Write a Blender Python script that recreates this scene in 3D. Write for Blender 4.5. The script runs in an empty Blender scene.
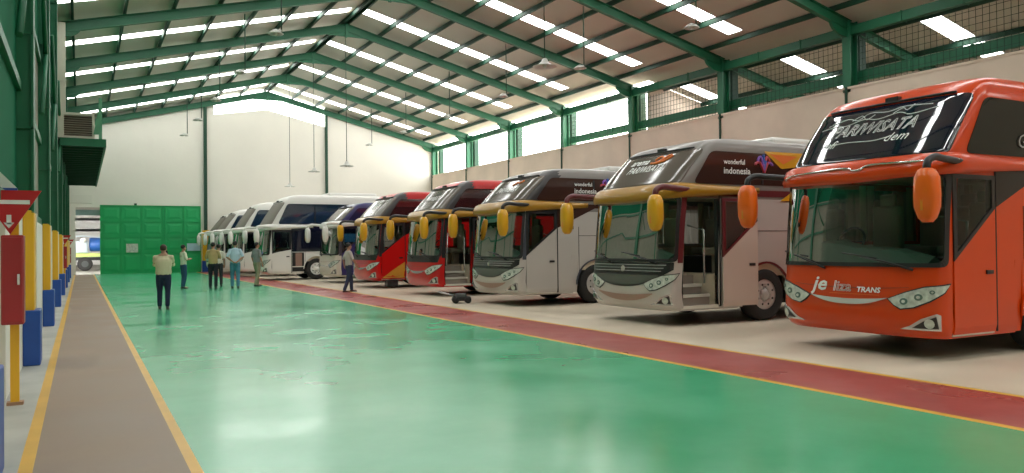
import bpy, bmesh, math, random
from mathutils import Vector, Matrix
random.seed(7)
S = bpy.context.scene
COL = S.collection
PI = math.pi

# ------------------------------------------------------------------ materials
MATS = {}
def principled(name):
    m = bpy.data.materials.new(name); m.use_nodes = True
    return m, m.node_tree, m.node_tree.nodes['Principled BSDF']
def mat(name, col, rough=.5, metal=0, spec=.5, coat=0, noise=0, nscale=5, bump=0, bscale=40):
    if name in MATS: return MATS[name]
    m, nt, b = principled(name)
    c = (col[0], col[1], col[2], 1)
    b.inputs['Base Color'].default_value = c
    b.inputs['Roughness'].default_value = rough
    b.inputs['Metallic'].default_value = metal
    b.inputs['Specular IOR Level'].default_value = spec
    b.inputs['Coat Weight'].default_value = coat
    b.inputs['Coat Roughness'].default_value = .06
    if noise:
        tc = nt.nodes.new('ShaderNodeTexCoord')
        n = nt.nodes.new('ShaderNodeTexNoise'); n.inputs['Scale'].default_value = nscale; n.inputs['Detail'].default_value = 6
        r = nt.nodes.new('ShaderNodeValToRGB')
        r.color_ramp.elements[0].position = .3; r.color_ramp.elements[1].position = .72
        r.color_ramp.elements[0].color = tuple(max(0, x*(1-noise)) for x in col[:3])+(1,)
        r.color_ramp.elements[1].color = tuple(min(1, x*(1+noise*.6)) for x in col[:3])+(1,)
        nt.links.new(tc.outputs['Object'], n.inputs['Vector'])
        nt.links.new(n.outputs['Fac'], r.inputs['Fac']); nt.links.new(r.outputs['Color'], b.inputs['Base Color'])
    if bump:
        tc = nt.nodes.new('ShaderNodeTexCoord')
        n = nt.nodes.new('ShaderNodeTexNoise'); n.inputs['Scale'].default_value = bscale
        bp = nt.nodes.new('ShaderNodeBump'); bp.inputs['Strength'].default_value = bump; bp.inputs['Distance'].default_value = .02
        nt.links.new(tc.outputs['Object'], n.inputs['Vector'])
        nt.links.new(n.outputs['Fac'], bp.inputs['Height']); nt.links.new(bp.outputs['Normal'], b.inputs['Normal'])
    MATS[name] = m
    return m
def glass(name, tint, refl=.6, rough=.02):
    if name in MATS: return MATS[name]
    m = bpy.data.materials.new(name); m.use_nodes = True; nt = m.node_tree; nt.nodes.clear()
    o = nt.nodes.new('ShaderNodeOutputMaterial'); t = nt.nodes.new('ShaderNodeBsdfTransparent')
    g = nt.nodes.new('ShaderNodeBsdfGlossy'); mx = nt.nodes.new('ShaderNodeMixShader'); f = nt.nodes.new('ShaderNodeFresnel')
    f.inputs['IOR'].default_value = 1.5
    t.inputs['Color'].default_value = tuple(tint)+(1,)
    g.inputs['Color'].default_value = (refl, refl, refl, 1); g.inputs['Roughness'].default_value = rough
    nt.links.new(f.outputs[0], mx.inputs[0]); nt.links.new(t.outputs[0], mx.inputs[1]); nt.links.new(g.outputs[0], mx.inputs[2])
    nt.links.new(mx.outputs[0], o.inputs[0]); MATS[name] = m
    return m

def floor_mat(name, c1, c2, rough=(.1, .3), scale=.35, streak=True, spec=.5):
    m, nt, b = principled(name); L = nt.links
    tc = nt.nodes.new('ShaderNodeTexCoord')
    n1 = nt.nodes.new('ShaderNodeTexNoise'); n1.inputs['Scale'].default_value = scale; n1.inputs['Detail'].default_value = 8
    n1.inputs['Roughness'].default_value = .62
    r = nt.nodes.new('ShaderNodeValToRGB'); r.color_ramp.elements[0].position = .32; r.color_ramp.elements[1].position = .7
    r.color_ramp.elements[0].color = tuple(c1)+(1,); r.color_ramp.elements[1].color = tuple(c2)+(1,)
    L.new(tc.outputs['Object'], n1.inputs['Vector']); L.new(n1.outputs['Fac'], r.inputs['Fac'])
    L.new(r.outputs['Color'], b.inputs['Base Color'])
    n2 = nt.nodes.new('ShaderNodeTexNoise'); n2.inputs['Scale'].default_value = .7; n2.inputs['Detail'].default_value = 4
    L.new(tc.outputs['Object'], n2.inputs['Vector'])
    mr = nt.nodes.new('ShaderNodeMapRange'); mr.inputs['From Min'].default_value = .35; mr.inputs['From Max'].default_value = .65
    mr.inputs['To Min'].default_value = rough[0]; mr.inputs['To Max'].default_value = rough[1]
    L.new(n2.outputs['Fac'], mr.inputs['Value']); L.new(mr.outputs['Result'], b.inputs['Roughness'])
    n3 = nt.nodes.new('ShaderNodeTexNoise'); n3.inputs['Scale'].default_value = .9; n3.inputs['Detail'].default_value = 2
    mp = nt.nodes.new('ShaderNodeMapping'); mp.inputs['Scale'].default_value = (1, 1.5, 1)
    L.new(tc.outputs['Object'], mp.inputs['Vector']); L.new(mp.outputs['Vector'], n3.inputs['Vector'])
    bp = nt.nodes.new('ShaderNodeBump'); bp.inputs['Strength'].default_value = .07 if streak else .12; bp.inputs['Distance'].default_value = .012
    L.new(n3.outputs['Fac'], bp.inputs['Height']); L.new(bp.outputs['Normal'], b.inputs['Normal'])
    b.inputs['Specular IOR Level'].default_value = spec
    return m

M_green_floor = floor_mat('green_epoxy', (.038, .37, .165), (.09, .48, .26), (.17, .27), .3, True, .7)
M_red_floor = floor_mat('red_epoxy', (.31, .060, .055), (.40, .095, .085), (.25, .45), .8)
M_brown_floor = floor_mat('walkway_brown', (.26, .19, .145), (.35, .265, .20), (.42, .6), .7, False, .3)
M_concrete_floor = floor_mat('bay_concrete', (.54, .46, .355), (.70, .60, .48), (.35, .6), .35, False, .35)
M_grey_floor = floor_mat('side_concrete', (.36, .37, .34), (.5, .5, .46), (.4, .7), 1.2, False, .3)
M_yellow_line = mat('yellow_line', (.70, .40, .045), .4, noise=.12, nscale=2)
M_out_ground = mat('outside_ground', (.42, .41, .38), .9, noise=.1)
M_wall_back = mat('cream_block_wall', (.70, .67, .60), .85, noise=.06, nscale=.35, bump=.2, bscale=6)
M_wall_right = mat('raw_concrete_wall', (.70, .58, .47), .85, noise=.14, nscale=.5, bump=.15, bscale=5)
M_wall_left = mat('left_plaster', (.72, .72, .66), .8, noise=.05)
M_sheet = mat('roof_sheet', (.60, .57, .50), .7, noise=.08, nscale=.3)
M_green = mat('green_steel', (.010, .135, .062), .5, noise=.18, nscale=.7)
M_green_dk = mat('green_steel_dark', (.006, .048, .025), .65, noise=.1, nscale=.7)
M_green_panel = mat('green_cladding', (.010, .135, .068), .9, spec=.12, noise=.12, nscale=.5)
M_gate = mat('gate_green', (.006, .33, .10), .55, noise=.08, nscale=.6)
M_white = mat('white_paint', (.80, .79, .76), .35, coat=.5)
M_plain_white = mat('matte_white', (.78, .78, .74), .7)
M_yellow = mat('pillar_yellow', (.78, .42, .015), .45)
M_blue = mat('plinth_blue', (.012, .075, .34), .45, noise=.08)
M_red = mat('sign_red', (.50, .012, .015), .4)
M_redbox = mat('box_red', (.36, .018, .022), .35, noise=.1, nscale=2)
M_black = mat('black_plastic', (.012, .012, .013), .4)
M_rubber = mat('tyre_rubber', (.018, .017, .016), .75)
M_chrome = mat('chrome', (.75, .75, .75), .12, metal=1)
M_silver = mat('silver_trim', (.62, .62, .62), .25, metal=.6)
M_rim = mat('steel_rim', (.55, .52, .50), .35, metal=.3)
M_rimwhite = mat('white_rim', (.78, .77, .74), .4)
M_lamp = mat('headlamp_lens', (.50, .56, .50), .12, coat=1, noise=.35, nscale=14)
M_lampdark = mat('headlamp_projector', (.09, .15, .13), .08, coat=1)
M_tint = mat('tinted_window', (.014, .013, .013), .06, spec=.35)
M_tint_navy = mat('tinted_navy', (.008, .010, .024), .04, spec=.8, coat=1)
M_tint_brown = mat('tinted_brown', (.050, .022, .017), .07, spec=.4)
M_tint_grey = mat('tinted_taupe', (.12, .10, .085), .10, spec=.45)
M_blue_reflection = mat('dark_glass_blue_reflection', (.010, .028, .06), .05, spec=.8, coat=1)  # blue base stands in for reflections on dark side glass
M_taupe = mat('taupe_screen', (.17, .15, .125), .55, spec=.3)
G_green = glass('windscreen_glass', (.70, .80, .73), .5)
G_door = glass('door_glass', (.62, .66, .64))
G_doorgreen = glass('door_glass_green', (.36, .55, .46))
M_int = mat('cabin_lining', (.60, .50, .38), .8)
M_dash = mat('dashboard_reflected_green', (.045, .085, .065), .6)  # green glass tint and floor reflection put into the dash colour
M_seat = mat('seat_fabric', (.34, .29, .23), .9)
M_curtain = mat('curtain_tan', (.50, .40, .27), .9)
M_step = mat('step_tread', (.36, .31, .26), .6)
M_stepedge = mat('step_edge', (.70, .68, .60), .4)

# ------------------------------------------------------------------ geometry helpers
def link(name, me, m=None, parent=None, smooth=False):
    o = bpy.data.objects.new(name, me); COL.objects.link(o)
    if m is not None:
        for x in (m if isinstance(m, (list, tuple)) else [m]): me.materials.append(x)
    if parent is not None: o.parent = parent
    if smooth:
        for p in me.polygons: p.use_smooth = True
    return o
def obj(name, bm, m=None, parent=None, smooth=False, fixn=True):
    if fixn: bmesh.ops.recalc_face_normals(bm, faces=bm.faces)
    me = bpy.data.meshes.new(name); bm.to_mesh(me); bm.free()
    return link(name, me, m, parent, smooth)
def tag(o, label=None, cat=None, group=None, kind=None):
    if label: o['label'] = label
    if cat: o['category'] = cat
    if group: o['group'] = group
    if kind: o['kind'] = kind
    return o
def thing(name, label, cat, loc=(0, 0, 0), rz=0, group=None):
    o = bpy.data.objects.new(name, None); COL.objects.link(o); o.empty_display_size = .2
    o.location = loc; o.rotation_euler = (0, 0, rz)
    return tag(o, label, cat, group)
def struct(name, bm, m, parent=None, smooth=False):
    o = obj(name, bm, m, parent, smooth)
    o['kind'] = 'structure'
    return o
def box(bm, x0, x1, y0, y1, z0, z1, mi=0, bev=0):
    vs = [bm.verts.new((x, y, z)) for z in (z0, z1) for y in (y0, y1) for x in (x0, x1)]
    fs = []
    for q in ((0, 2, 3, 1), (4, 5, 7, 6), (0, 1, 5, 4), (2, 6, 7, 3), (0, 4, 6, 2), (1, 3, 7, 5)):
        f = bm.faces.new([vs[i] for i in q]); f.material_index = mi; fs.append(f)
    if bev:
        es = list({e for f in fs for e in f.edges})
        bmesh.ops.bevel(bm, geom=es, offset=bev, segments=2, affect='EDGES', profile=.5)
    return vs
def bx(*a, **k):
    bm = bmesh.new(); box(bm, *a, **k); return bm
def prism(bm, pts, axis, a, b, mi=0):
    """closed polygon pts (2d) extruded along axis between a and b"""
    def P(u, v, w):
        return (w, u, v) if axis == 'x' else (u, w, v) if axis == 'y' else (u, v, w)
    A = [bm.verts.new(P(u, v, a)) for u, v in pts]; B = [bm.verts.new(P(u, v, b)) for u, v in pts]
    n = len(pts)
    fs = [bm.faces.new(A), bm.faces.new(B[::-1])]
    for i in range(n): fs.append(bm.faces.new([A[i], A[(i+1) % n], B[(i+1) % n], B[i]]))
    for f in fs: f.material_index = mi
    return fs
def tube(bm, pts, rad, n=10, mi=0, cap=True):
    pts = [Vector(p) for p in pts]
    rad = rad if isinstance(rad, (list, tuple)) else [rad]*len(pts)
    rings = []
    for i, p in enumerate(pts):
        t = (pts[min(i+1, len(pts)-1)]-pts[max(i-1, 0)]).normalized()
        up = Vector((0, 1, 0)) if abs(t.y) < .9 else Vector((1, 0, 0))
        a = t.cross(up).normalized(); b = a.cross(t).normalized()
        r = rad[i]; ra, rb = r if isinstance(r, tuple) else (r, r)
        rings.append([bm.verts.new(p+a*ra*math.cos(2*PI*k/n)+b*rb*math.sin(2*PI*k/n)) for k in range(n)])
    for i in range(len(rings)-1):
        for k in range(n):
            f = bm.faces.new([rings[i][k], rings[i][(k+1) % n], rings[i+1][(k+1) % n], rings[i+1][k]]); f.material_index = mi; f.smooth = True
    if cap:
        f = bm.faces.new(rings[0][::-1]); f.material_index = mi
        f = bm.faces.new(rings[-1]); f.material_index = mi
def smooth_path(pts, k=6):
    pts = [Vector(p) for p in pts]; out = []
    for i in range(len(pts)-1):
        p0 = pts[max(i-1, 0)]; p1 = pts[i]; p2 = pts[i+1]; p3 = pts[min(i+2, len(pts)-1)]
        for j in range(k):
            t = j/k
            out.append(.5*((2*p1)+(-p0+p2)*t+(2*p0-5*p1+4*p2-p3)*t*t+(-p0+3*p1-3*p2+p3)*t**3))
    out.append(pts[-1]); return out
def ellipsoid(bm, c, r, seg=16, rings=10, mi=0):
    res = bmesh.ops.create_uvsphere(bm, u_segments=seg, v_segments=rings, radius=1)
    for v in res['verts']: v.co = Vector((c[0]+v.co.x*r[0], c[1]+v.co.y*r[1], c[2]+v.co.z*r[2]))
    for f in {f for v in res['verts'] for f in v.link_faces}: f.smooth = True; f.material_index = mi
def lathe(bm, prof, c, axis='y', n=28, mi=0, closed=False):
    """prof list of (r, h) revolved about axis through c"""
    rings = []
    for r, h in prof:
        ring = []
        for k in range(n):
            a = 2*PI*k/n; u, v = r*math.cos(a), r*math.sin(a)
            p = (u, h, v) if axis == 'y' else (u, v, h) if axis == 'z' else (h, u, v)
            ring.append(bm.verts.new((c[0]+p[0], c[1]+p[1], c[2]+p[2])))
        rings.append(ring)
    for i in range(len(rings)-1):
        for k in range(n):
            f = bm.faces.new([rings[i][k], rings[i][(k+1) % n], rings[i+1][(k+1) % n], rings[i+1][k]]); f.smooth = True; f.material_index = mi
    if not closed:
        bm.faces.new(rings[0]).material_index = mi; bm.faces.new(rings[-1]).material_index = mi
def ibeam_x(bm, p0, p1, y, depth, width, tw=.03, mi=0):
    """I-section rafter in the XZ plane from p0 to p1 (x, z of its top)"""
    (x0, z0), (x1, z1) = p0, p1
    def seg(a, b, w):
        pts = [(x0, z0-b), (x1, z1-b), (x1, z1-a), (x0, z0-a)]
        prism(bm, pts, 'y', y-w/2, y+w/2, mi)
    seg(0, tw, width); seg(tw, depth-tw, tw); seg(depth-tw, depth, width)

# ------------------------------------------------------------------ hall dimensions (metres)
YB = 55.27; BAY = 6.124
FR = [YB-BAY*i for i in range(12)]           # frames, from the back wall
XL, XR, XC = -.72, 23.05, 11.1
SLOPE = .248; ZR = 12.3
def zroof(x): return ZR-SLOPE*abs(x-XC)
YF = FR[-1]
XE = 33.0                                     # the roof runs on over the side hall

# ------------------------------------------------------------------ floor
bm = bmesh.new()
cuts = [(-1.0, -.385, 0), (-.385, -.295, 1), (-.295, .645, 2), (.645, .72, 1), (.72, 6.50, 3), (6.50, 6.60, 1), (6.60, 7.88, 4), (7.88, 7.97, 1), (7.97, 40, 5)]
for x0, x1, mi in cuts:
    n = 34
    for k in range(n):
        y0 = YF-.3+(YB+.1-YF+.3)*k/n; y1 = YF-.3+(YB+.1-YF+.3)*(k+1)/n
        f = bm.faces.new([bm.verts.new(p) for p in ((x0, y0, 0), (x1, y0, 0), (x1, y1, 0), (x0, y1, 0))]); f.material_index = mi
bmesh.ops.remove_doubles(bm, verts=bm.verts, dist=1e-4)
fl = struct('floor', bm, [M_grey_floor, M_yellow_line, M_brown_floor, M_green_floor, M_red_floor, M_concrete_floor])
bm = bx(-40, 60, YB+.1, 140, -.3, -.005)
struct('floor_outside', bm, M_out_ground)

# ------------------------------------------------------------------ ceiling sheets, skylights, purlins
M_sky = bpy.data.materials.new('skylight_sheet'); M_sky.use_nodes = True
nt = M_sky.node_tree; nt.nodes.clear()
o_ = nt.nodes.new('ShaderNodeOutputMaterial'); t_ = nt.nodes.new('ShaderNodeBsdfTransparent'); t_.inputs[0].default_value = (.86, .88, .88, 1)
nt.links.new(t_.outputs[0], o_.inputs[0])
SKW = .37
strips = [(FR[i+1]+4.25-SKW, FR[i+1]+4.25+SKW) for i in range(11)]
pr = [XC+1.72+1.6*k for k in range(8)]
segR = [(XC+.22, pr[0]-.06)]+[(pr[k]+.06, pr[k+1]-.06) for k in range(5)]+[(pr[5]+.06, 22.1)]
segL = [(XC-(b-XC), XC-(a-XC)) for a, b in segR[:-1]]+[(pr[0]*0+XC-(pr[6]-XC)+.06, XC-(pr[5]-XC)-.06), (XL+.1, XC-(pr[6]-XC)-.06)]
segX = [(24.6, 26.7), (26.9, 28.7)]
segsall = sorted(segL+segR+segX)
bm = bmesh.new()
def roof_quad(bm, x0, x1, y0, y1, dz=0, mi=0):
    xs = [x0]+([XC] if x0 < XC < x1 else [])+[x1]
    for a, b in zip(xs[:-1], xs[1:]):
        f = bm.faces.new([bm.verts.new((x, y, zroof(x)+dz)) for x, y in ((a, y0), (b, y0), (b, y1), (a, y1))]); f.material_index = mi
ycur = YF-.4
for (a, b) in sorted(strips):
    roof_quad(bm, XL-.3, XE, ycur, a); 
    x = XL-.3
    for (u, v) in segsall:
        if u > 23 and a > 30: continue
        if u > x: roof_quad(bm, x, u, a, b)
        x = v
    roof_quad(bm, x, XE, a, b)
    ycur = b
roof_quad(bm, XL-.3, XE, ycur, YB+.4)
# the side hall ends part way: cut away the far part of its roof
for f in [f for f in bm.faces if f.calc_center_median().x > 23.3]:
    pass
bmesh.ops.bisect_plane(bm, geom=bm.faces[:]+bm.edges[:]+bm.verts[:], plane_co=(23.6, 0, 0), plane_no=(1, 0, 0))
bmesh.ops.bisect_plane(bm, geom=bm.faces[:]+bm.edges[:]+bm.verts[:], plane_co=(0, 30.0, 0), plane_no=(0, 1, 0))
kill = [f for f in bm.faces if f.calc_center_median().x > 23.6 and f.calc_center_median().y > 30.0]
bmesh.ops.delete(bm, geom=kill, context='FACES')
ceil = struct('ceiling', bm, M_sheet)
PX_ = [XC-.12, XC+.12]+[XC+1.72+1.6*k for k in range(7)]+[XC-1.72-1.6*k for k in range(7)]
for x in PX_+[24.5, 26.8, 28.8, 31]:
    y1 = YB+.3 if x < 23.4 else 30
    z = zroof(x)-.02
    bm = bx(x-.04, x+.04, YF, y1, z-.18, z)
    obj('purlin', bm, M_green_dk, ceil)
bmf = bmesh.new()
box(bmf, XC-.3, XC+.3, YF, YB+.3, ZR+.0, ZR+.06); obj('ridge_cap', bmf, M_sheet, ceil)
wn = 0
for (a, b) in strips:
    bm = bmesh.new()
    for (u, v) in segL+segR+(segX if a < 29 else []): roof_quad(bm, u, v, a, b, .01)
    wn += 1
    struct('window_%d' % wn, bm, M_sky)

# ------------------------------------------------------------------ portal frames
ORD = ['first', 'second', 'third', 'fourth', 'fifth', 'sixth', 'seventh', 'eighth', 'ninth', 'tenth', 'eleventh', 'twelfth']
def haunch(bm, xs, zs, xe, ze, y, w):
    pts = []
    for k in range(9):
        t = k/8; a = t*PI/2
        pts.append((xs+(xe-xs)*math.sin(a), zs+(ze-zs)*(1-math.cos(a))))
    pts.append((xs, ze+.12 if xs > XC else ze+.12))
    prism(bm, pts, 'y', y-w/2, y+w/2)
for i, y in enumerate(FR[:-1]):
    if i == 0: lab = 'green steel portal frame standing flat against the cream back wall'
    else: lab = 'green steel portal frame, %s one out from the cream back wall' % ORD[i-1]
    t = thing('portal_frame', lab, 'steel frame', (XC, y, 0), group='green portal frames carrying the roof')
    def P(name, bm, m=M_green):
        for v in bm.verts: v.co.x -= XC; v.co.y -= y
        return obj(name, bm, m, t)
    yy = y-.12 if i == 0 else y
    for sx in (1, -1):
        xe = XR+.2 if sx > 0 else XL-.1
        bm = bmesh.new(); ibeam_x(bm, (XC, ZR-.22), (xe, zroof(xe)-.22), yy, .36, .2); P('rafter', bm)
    # apex plate
    bm = bmesh.new(); zt = ZR-.25
    prism(bm, [(XC-1.3, zt-.72*.25-.40), (XC, zt-.58), (XC+1.3, zt-.72*.25-.40), (XC+1.3, zt-.62*.5), (XC, zt), (XC-1.3, zt-.62*.5)], 'y', yy-.03, yy+.03)
    box(bm, XC-.06, XC+.06, yy-.1, yy+.1, zt-.6, zt); P('apex_plate', bm)
    # right column with knee
    bm = bmesh.new()
    for (x0, x1) in ((XR, XR+.04), (XR+.36, XR+.4)): box(bm, x0, x1, yy-.16, yy+.16, 6.6, zroof(XR)-.3)
    box(bm, XR+.04, XR+.36, yy-.02, yy+.02, 6.6, zroof(XR)-.3); P('column', bm)
    bm = bmesh.new(); haunch(bm, XR+.02, 8.5, XR-.8, zroof(XR-.8)-.5, yy, .1); P('knee_bracket', bm)
    if i < 9:
        bm = bmesh.new()
        box(bm, XR+.62, XR+.95, yy-.05, yy+.3, 6.6, 9.0); P('rear_column', bm, M_green_dk)
        bm = bx(XR-.06, XR-.015, yy-.04, yy+.04, 0.0, 6.78); P('downpipe', bm, M_green_dk)
    if y < 30 and i < 10:
        bm = bmesh.new(); ibeam_x(bm, (XR+.5, zroof(XR+.5)-.22), (XE, zroof(XE)-.22), y, .36, .18); P('side_hall_rafter', bm)
    # left column
    if i > 0:
        bm = bmesh.new()
        xa, xb = XL-.22, -.54
        ztop = zroof(XL)-.3
        for (x0, x1) in ((xa, xa+.03), (xb-.03, xb)): box(bm, x0, x1, yy-.2, yy+.2, 2.0, ztop)
        for s in (-.15, .15): box(bm, xa+.03, xb-.03, yy+s-.012, yy+s+.012, 2.0, ztop)
        for k in range(5):
            z = 3.1+1.25*k
            box(bm, xa, xb-.0, yy-.2, yy+.2, z, z+.03)
        P('column', bm)
        bm = bmesh.new(); haunch(bm, xb, 8.7, XL+.75, zroof(XL+.75)-.5, yy, .1); P('knee_bracket', bm)
        bm = bmesh.new()
        tube(bm, [(-.60, yy-.2, 5.4), (-.62, yy-1.6, 6.9)], .045, 6); tube(bm, [(-.60, yy-.2, 5.4), (-.62, yy-1.6, 4.0)], .045, 6); P('brace', bm)

# ------------------------------------------------------------------ walls
# back wall with opening and gable window
def wall_pieces(bm, polys, y0, y1):
    for p in polys: prism(bm, p, 'y', y0, y1)
bm = bmesh.new()
zt = zroof
OP0, OP1, OPZ = -.31, 6.6, 4.12
GW = [(7.7, 10.30), (XC, 10.85), (15.05, 9.93)]
wall_pieces(bm, [
    [(XL-.4, 0), (OP0, 0), (OP0, OPZ), (XL-.4, OPZ)],
    [(OP1, 0), (XE, 0), (XE, OPZ), (OP1, OPZ)],
    [(XL-.4, OPZ), (7.7, OPZ), (7.7, zt(7.7)), (XL-.4, zt(XL-.4))],
    [(7.7, OPZ), (XC, OPZ), GW[1], GW[0]],
    [(XC, OPZ), (15.05, OPZ), GW[2], GW[1]],
    [(15.05, OPZ), (24, OPZ), (24, zt(24)), (15.05, zt(15.05))]], YB, YB+.2)
struct('wall_back', bm, M_wall_back)
bm = bmesh.new(); prism(bm, [(7.7, 10.3), (XC, 10.85), (15.05, 9.93), (15.05, zt(15.05)), (XC, ZR), (7.7, zt(7.7))], 'y', YB+.08, YB+.1)
struct('window_20', bm, M_sky)
# front wall behind the camera
bm = bx(XL-.4, XE, YF-.5, YF-.3, 0, 12.4); struct('wall_front', bm, M_wall_back)
# right wall
bm = bx(XR, XR+.18, YF-.3, YB, 0, 6.78); struct('wall_right', bm, M_wall_right)
# high infill at the eave of the right wall, thin strip under the roof
bm = bmesh.new()
box(bm, XR+.05, XR+.3, YF, YB-.1, 8.55, 8.86)
for k in range(1, 30):
    y = YF+k*2.04
    box(bm, XR+.02, XR+.33, y-.02, y+.02, 8.53, 8.88)
struct('trim_1', bm, M_green)
bm = bmesh.new()
box(bm, XR+.45, XR+.60, YF, 36.8, 7.0, 7.36)
for k in range(1, 24):
    y = YF+k*2.04
    box(bm, XR+.43, XR+.62, y-.04, y+.04, 6.98, 7.38)
struct('trim_2', bm, M_green)
bm = bx(XR-.02, XR+.03, YF, YB, 6.70, 6.78); struct('trim_3', bm, M_wall_right)
# panes of the far right bays
for i in range(2):
    bm = bx(XR+.3, XR+.32, FR[i+1]+.2, FR[i]-.2, 6.8, 8.4); struct('window_%d' % (21+i), bm, M_sky)
# wire mesh in the nearer bays
for i in range(2, 8):
    bm = bmesh.new(); y0, y1 = FR[i+1]+.35, FR[i]-.25
    n = int((y1-y0)/.2)
    for k in range(n+1):
        y = y0+(y1-y0)*k/n; box(bm, XR+.25, XR+.262, y-.006, y+.006, 6.8, 8.4)
    for k in range(8):
        z = 6.85+k*.21; box(bm, XR+.25, XR+.262, y0, y1, z-.006, z+.006)
    lab = 'green wire mesh above the concrete wall between %s and %s frames from back' % (ORD[i], ORD[i+1])
    tag(obj('wire_mesh_panel', bm, M_green_dk), lab, 'wire mesh', 'wire mesh above the concrete wall')
# side hall outer wall
bm = bx(XE, XE+.2, YF, 30, 0, 6.9); struct('wall_side_hall', bm, M_wall_right)
bm = bx(XR+.6, XE, 30.02, 30.2, 0, 9.0); bmesh.ops.bisect_plane(bm, geom=bm.faces[:]+bm.edges[:]+bm.verts[:], plane_co=(XR, 30, zroof(XR)-.0), plane_no=(SLOPE, 0, 1), clear_outer=True); struct('wall_light_block_end', bm, M_wall_right)  # added end wall, keeps sky light out of the side hall
bm = bx(XR+.2, XE, YF-.5, YF-.3, 0, 6.9); struct('wall_light_block_front', bm, M_wall_right)  # added as well, closes the near end against outside light

# left wall
bm = bx(XL-.30, -.67, 9.5, YB, 0, 2.0); box(bm, -1.3, -1.02, YF-.3, 9.5, 0, 2.0); struct('wall_left', bm, M_wall_left)
bm = bmesh.new()
box(bm, XL-.3, XL-.02, 9.5, 12.4, 2.0, zroof(XL)-.02); box(bm, XL-.3, XL-.02, 12.4, YB, 5.4, zroof(XL)-.02); box(bm, -1.35, -1.02, YF-.3, 9.5, 2.0, zroof(XL)-.02)
struct('wall_left_upper', bm, M_green_panel)
struct('wall_left_middle', bx(XL-.3, XL-.02, 12.4, YB, 2.0, 5.4), mat('tan_windscreen_reflector', (.27, .26, .21), .9, spec=.2, noise=.1))  # unseen band, its tan chosen for how it reflects in the windscreens
bm = bmesh.new()
for z in (2.0, 3.6, 5.2, 6.8, 8.4): box(bm, XL-.05, XL+.04, YF, YB-.15, z, z+.12)
struct('trim_4', bm, M_green)

# columns on the back wall
for x, w, lab in ((7.15, .2, 'thin green column with yellow and blue painted foot beside the green gate'), (15.12, .16, 'thin green column on the back wall at the right end of the gable window')):
    t = thing('wall_column', lab, 'column', (x, YB-.06, 0))
    top = zroof(x)-.6
    bm = bx(-w/2, w/2, -.1, .05, 2.62 if x < 10 else 0.0, top); obj('shaft', bm, M_green_dk, t)
    if x < 10:
        obj('yellow_band', bx(-.2, .2, -.16, .05, .72, 2.7), M_yellow, t)
        obj('blue_plinth', bx(-.23, .23, -.2, .05, 0, .72), M_blue, t)

# left wall pillars
NP = ['nearest', 'second nearest', 'third nearest', 'fourth nearest', 'fifth nearest', 'sixth nearest', 'seventh nearest', 'eighth nearest']
cnt = 0
for i in range(9, 0, -1):
    y = FR[i]
    if y < 4: continue
    t = thing('pillar', 'yellow pillar with blue plinth along the side wall, %s to the camera' % NP[cnt], 'pillar', (-.66, y, 0), group='yellow and blue pillars')
    cnt += 1
    obj('shaft', bx(-.01, .12, -.2, .2, .70, 2.03, bev=.01), M_yellow, t)
    obj('plinth', bx(-.01, .19, -.26, .26, 0, .72, bev=.015), M_blue, t)
    obj('edge_strip', bx(-.01, .135, .2, .28, .0, 2.0), M_plain_white, t)

# ------------------------------------------------------------------ sliding gate
t = thing('sliding_gate', 'green steel sliding gate with raised rectangular panels in the back wall', 'gate', (1.03, YB-.24, 0))
W_, H_ = 5.79, 4.26
bm = bmesh.new(); box(bm, 0, W_, 0, .06, 0.004, H_); obj('sheet', bm, M_gate, t)
bm = bmesh.new()
vx = [0, 1.18, 2.34, 3.56, 3.68, 4.78, W_]
vz = [0.02, 1.33, 2.33, 3.27, H_]
for x in vx:
    w = .07 if x in (3.56, 3.68, 0, W_) else .035
    box(bm, max(0, x-w/2), min(W_, x+w/2), -.06, 0, .02, H_)
for z in vz: box(bm, 0, W_, -.05, 0, max(.02, z-.04), min(H_, z+.04))
obj('frame', bm, M_gate, t)
for a in range(6):
    if a == 3: continue
    for b in range(4):
        x0, x1, z0, z1 = vx[a]+.12, vx[a+1]-.12, vz[b]+.14, vz[b+1]-.14
        bm = bmesh.new()
        A = [bm.verts.new(p) for p in ((x0, 0, z0), (x1, 0, z0), (x1, 0, z1), (x0, 0, z1))]
        B = [bm.verts.new(p) for p in ((x0+.14, -.02, z0+.14), (x1-.14, -.02, z0+.14), (x1-.14, -.02, z1-.14), (x0+.14, -.02, z1-.14))]
        bm.faces.new(B)
        for k in range(4): bm.faces.new([A[k], A[(k+1) % 4], B[(k+1) % 4], B[k]])
        obj('panel', bm, M_gate, t)
obj('top_bracket', bx(1.9, 2.05, -.05, .05, H_, H_+.12), M_green_dk, t)
bm = bx(2.47, 3.13, YB-.315, YB-.303, 1.32, 1.86)
tag(obj('paper_notice', bm, mat('paper_grey', (.52, .55, .48), .8, noise=.35, nscale=9)), 'small pale grey paper notice taped to the middle of the green gate', 'notice')
bm = bx(5.98, 6.78, YB-.315, YB-.303, 1.38, 1.86)
tag(obj('paper_poster', bm, mat('paper_blue', (.38, .52, .60), .8, noise=.1, nscale=4)), 'pale blue poster at the edge of the green gate beside the column', 'poster')
# beam across the opening left of the gate
bm = bx(-.31, 1.1, YB-.12, YB-.02, 3.62, 3.95); struct('trim_5', bm, mat('grey_green_beam', (.16, .24, .23), .5))
bm = bx(-.72, -.28, YB-.5, YB-.02, 0, 4.4); struct('trim_6', bm, M_wall_back)

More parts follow.
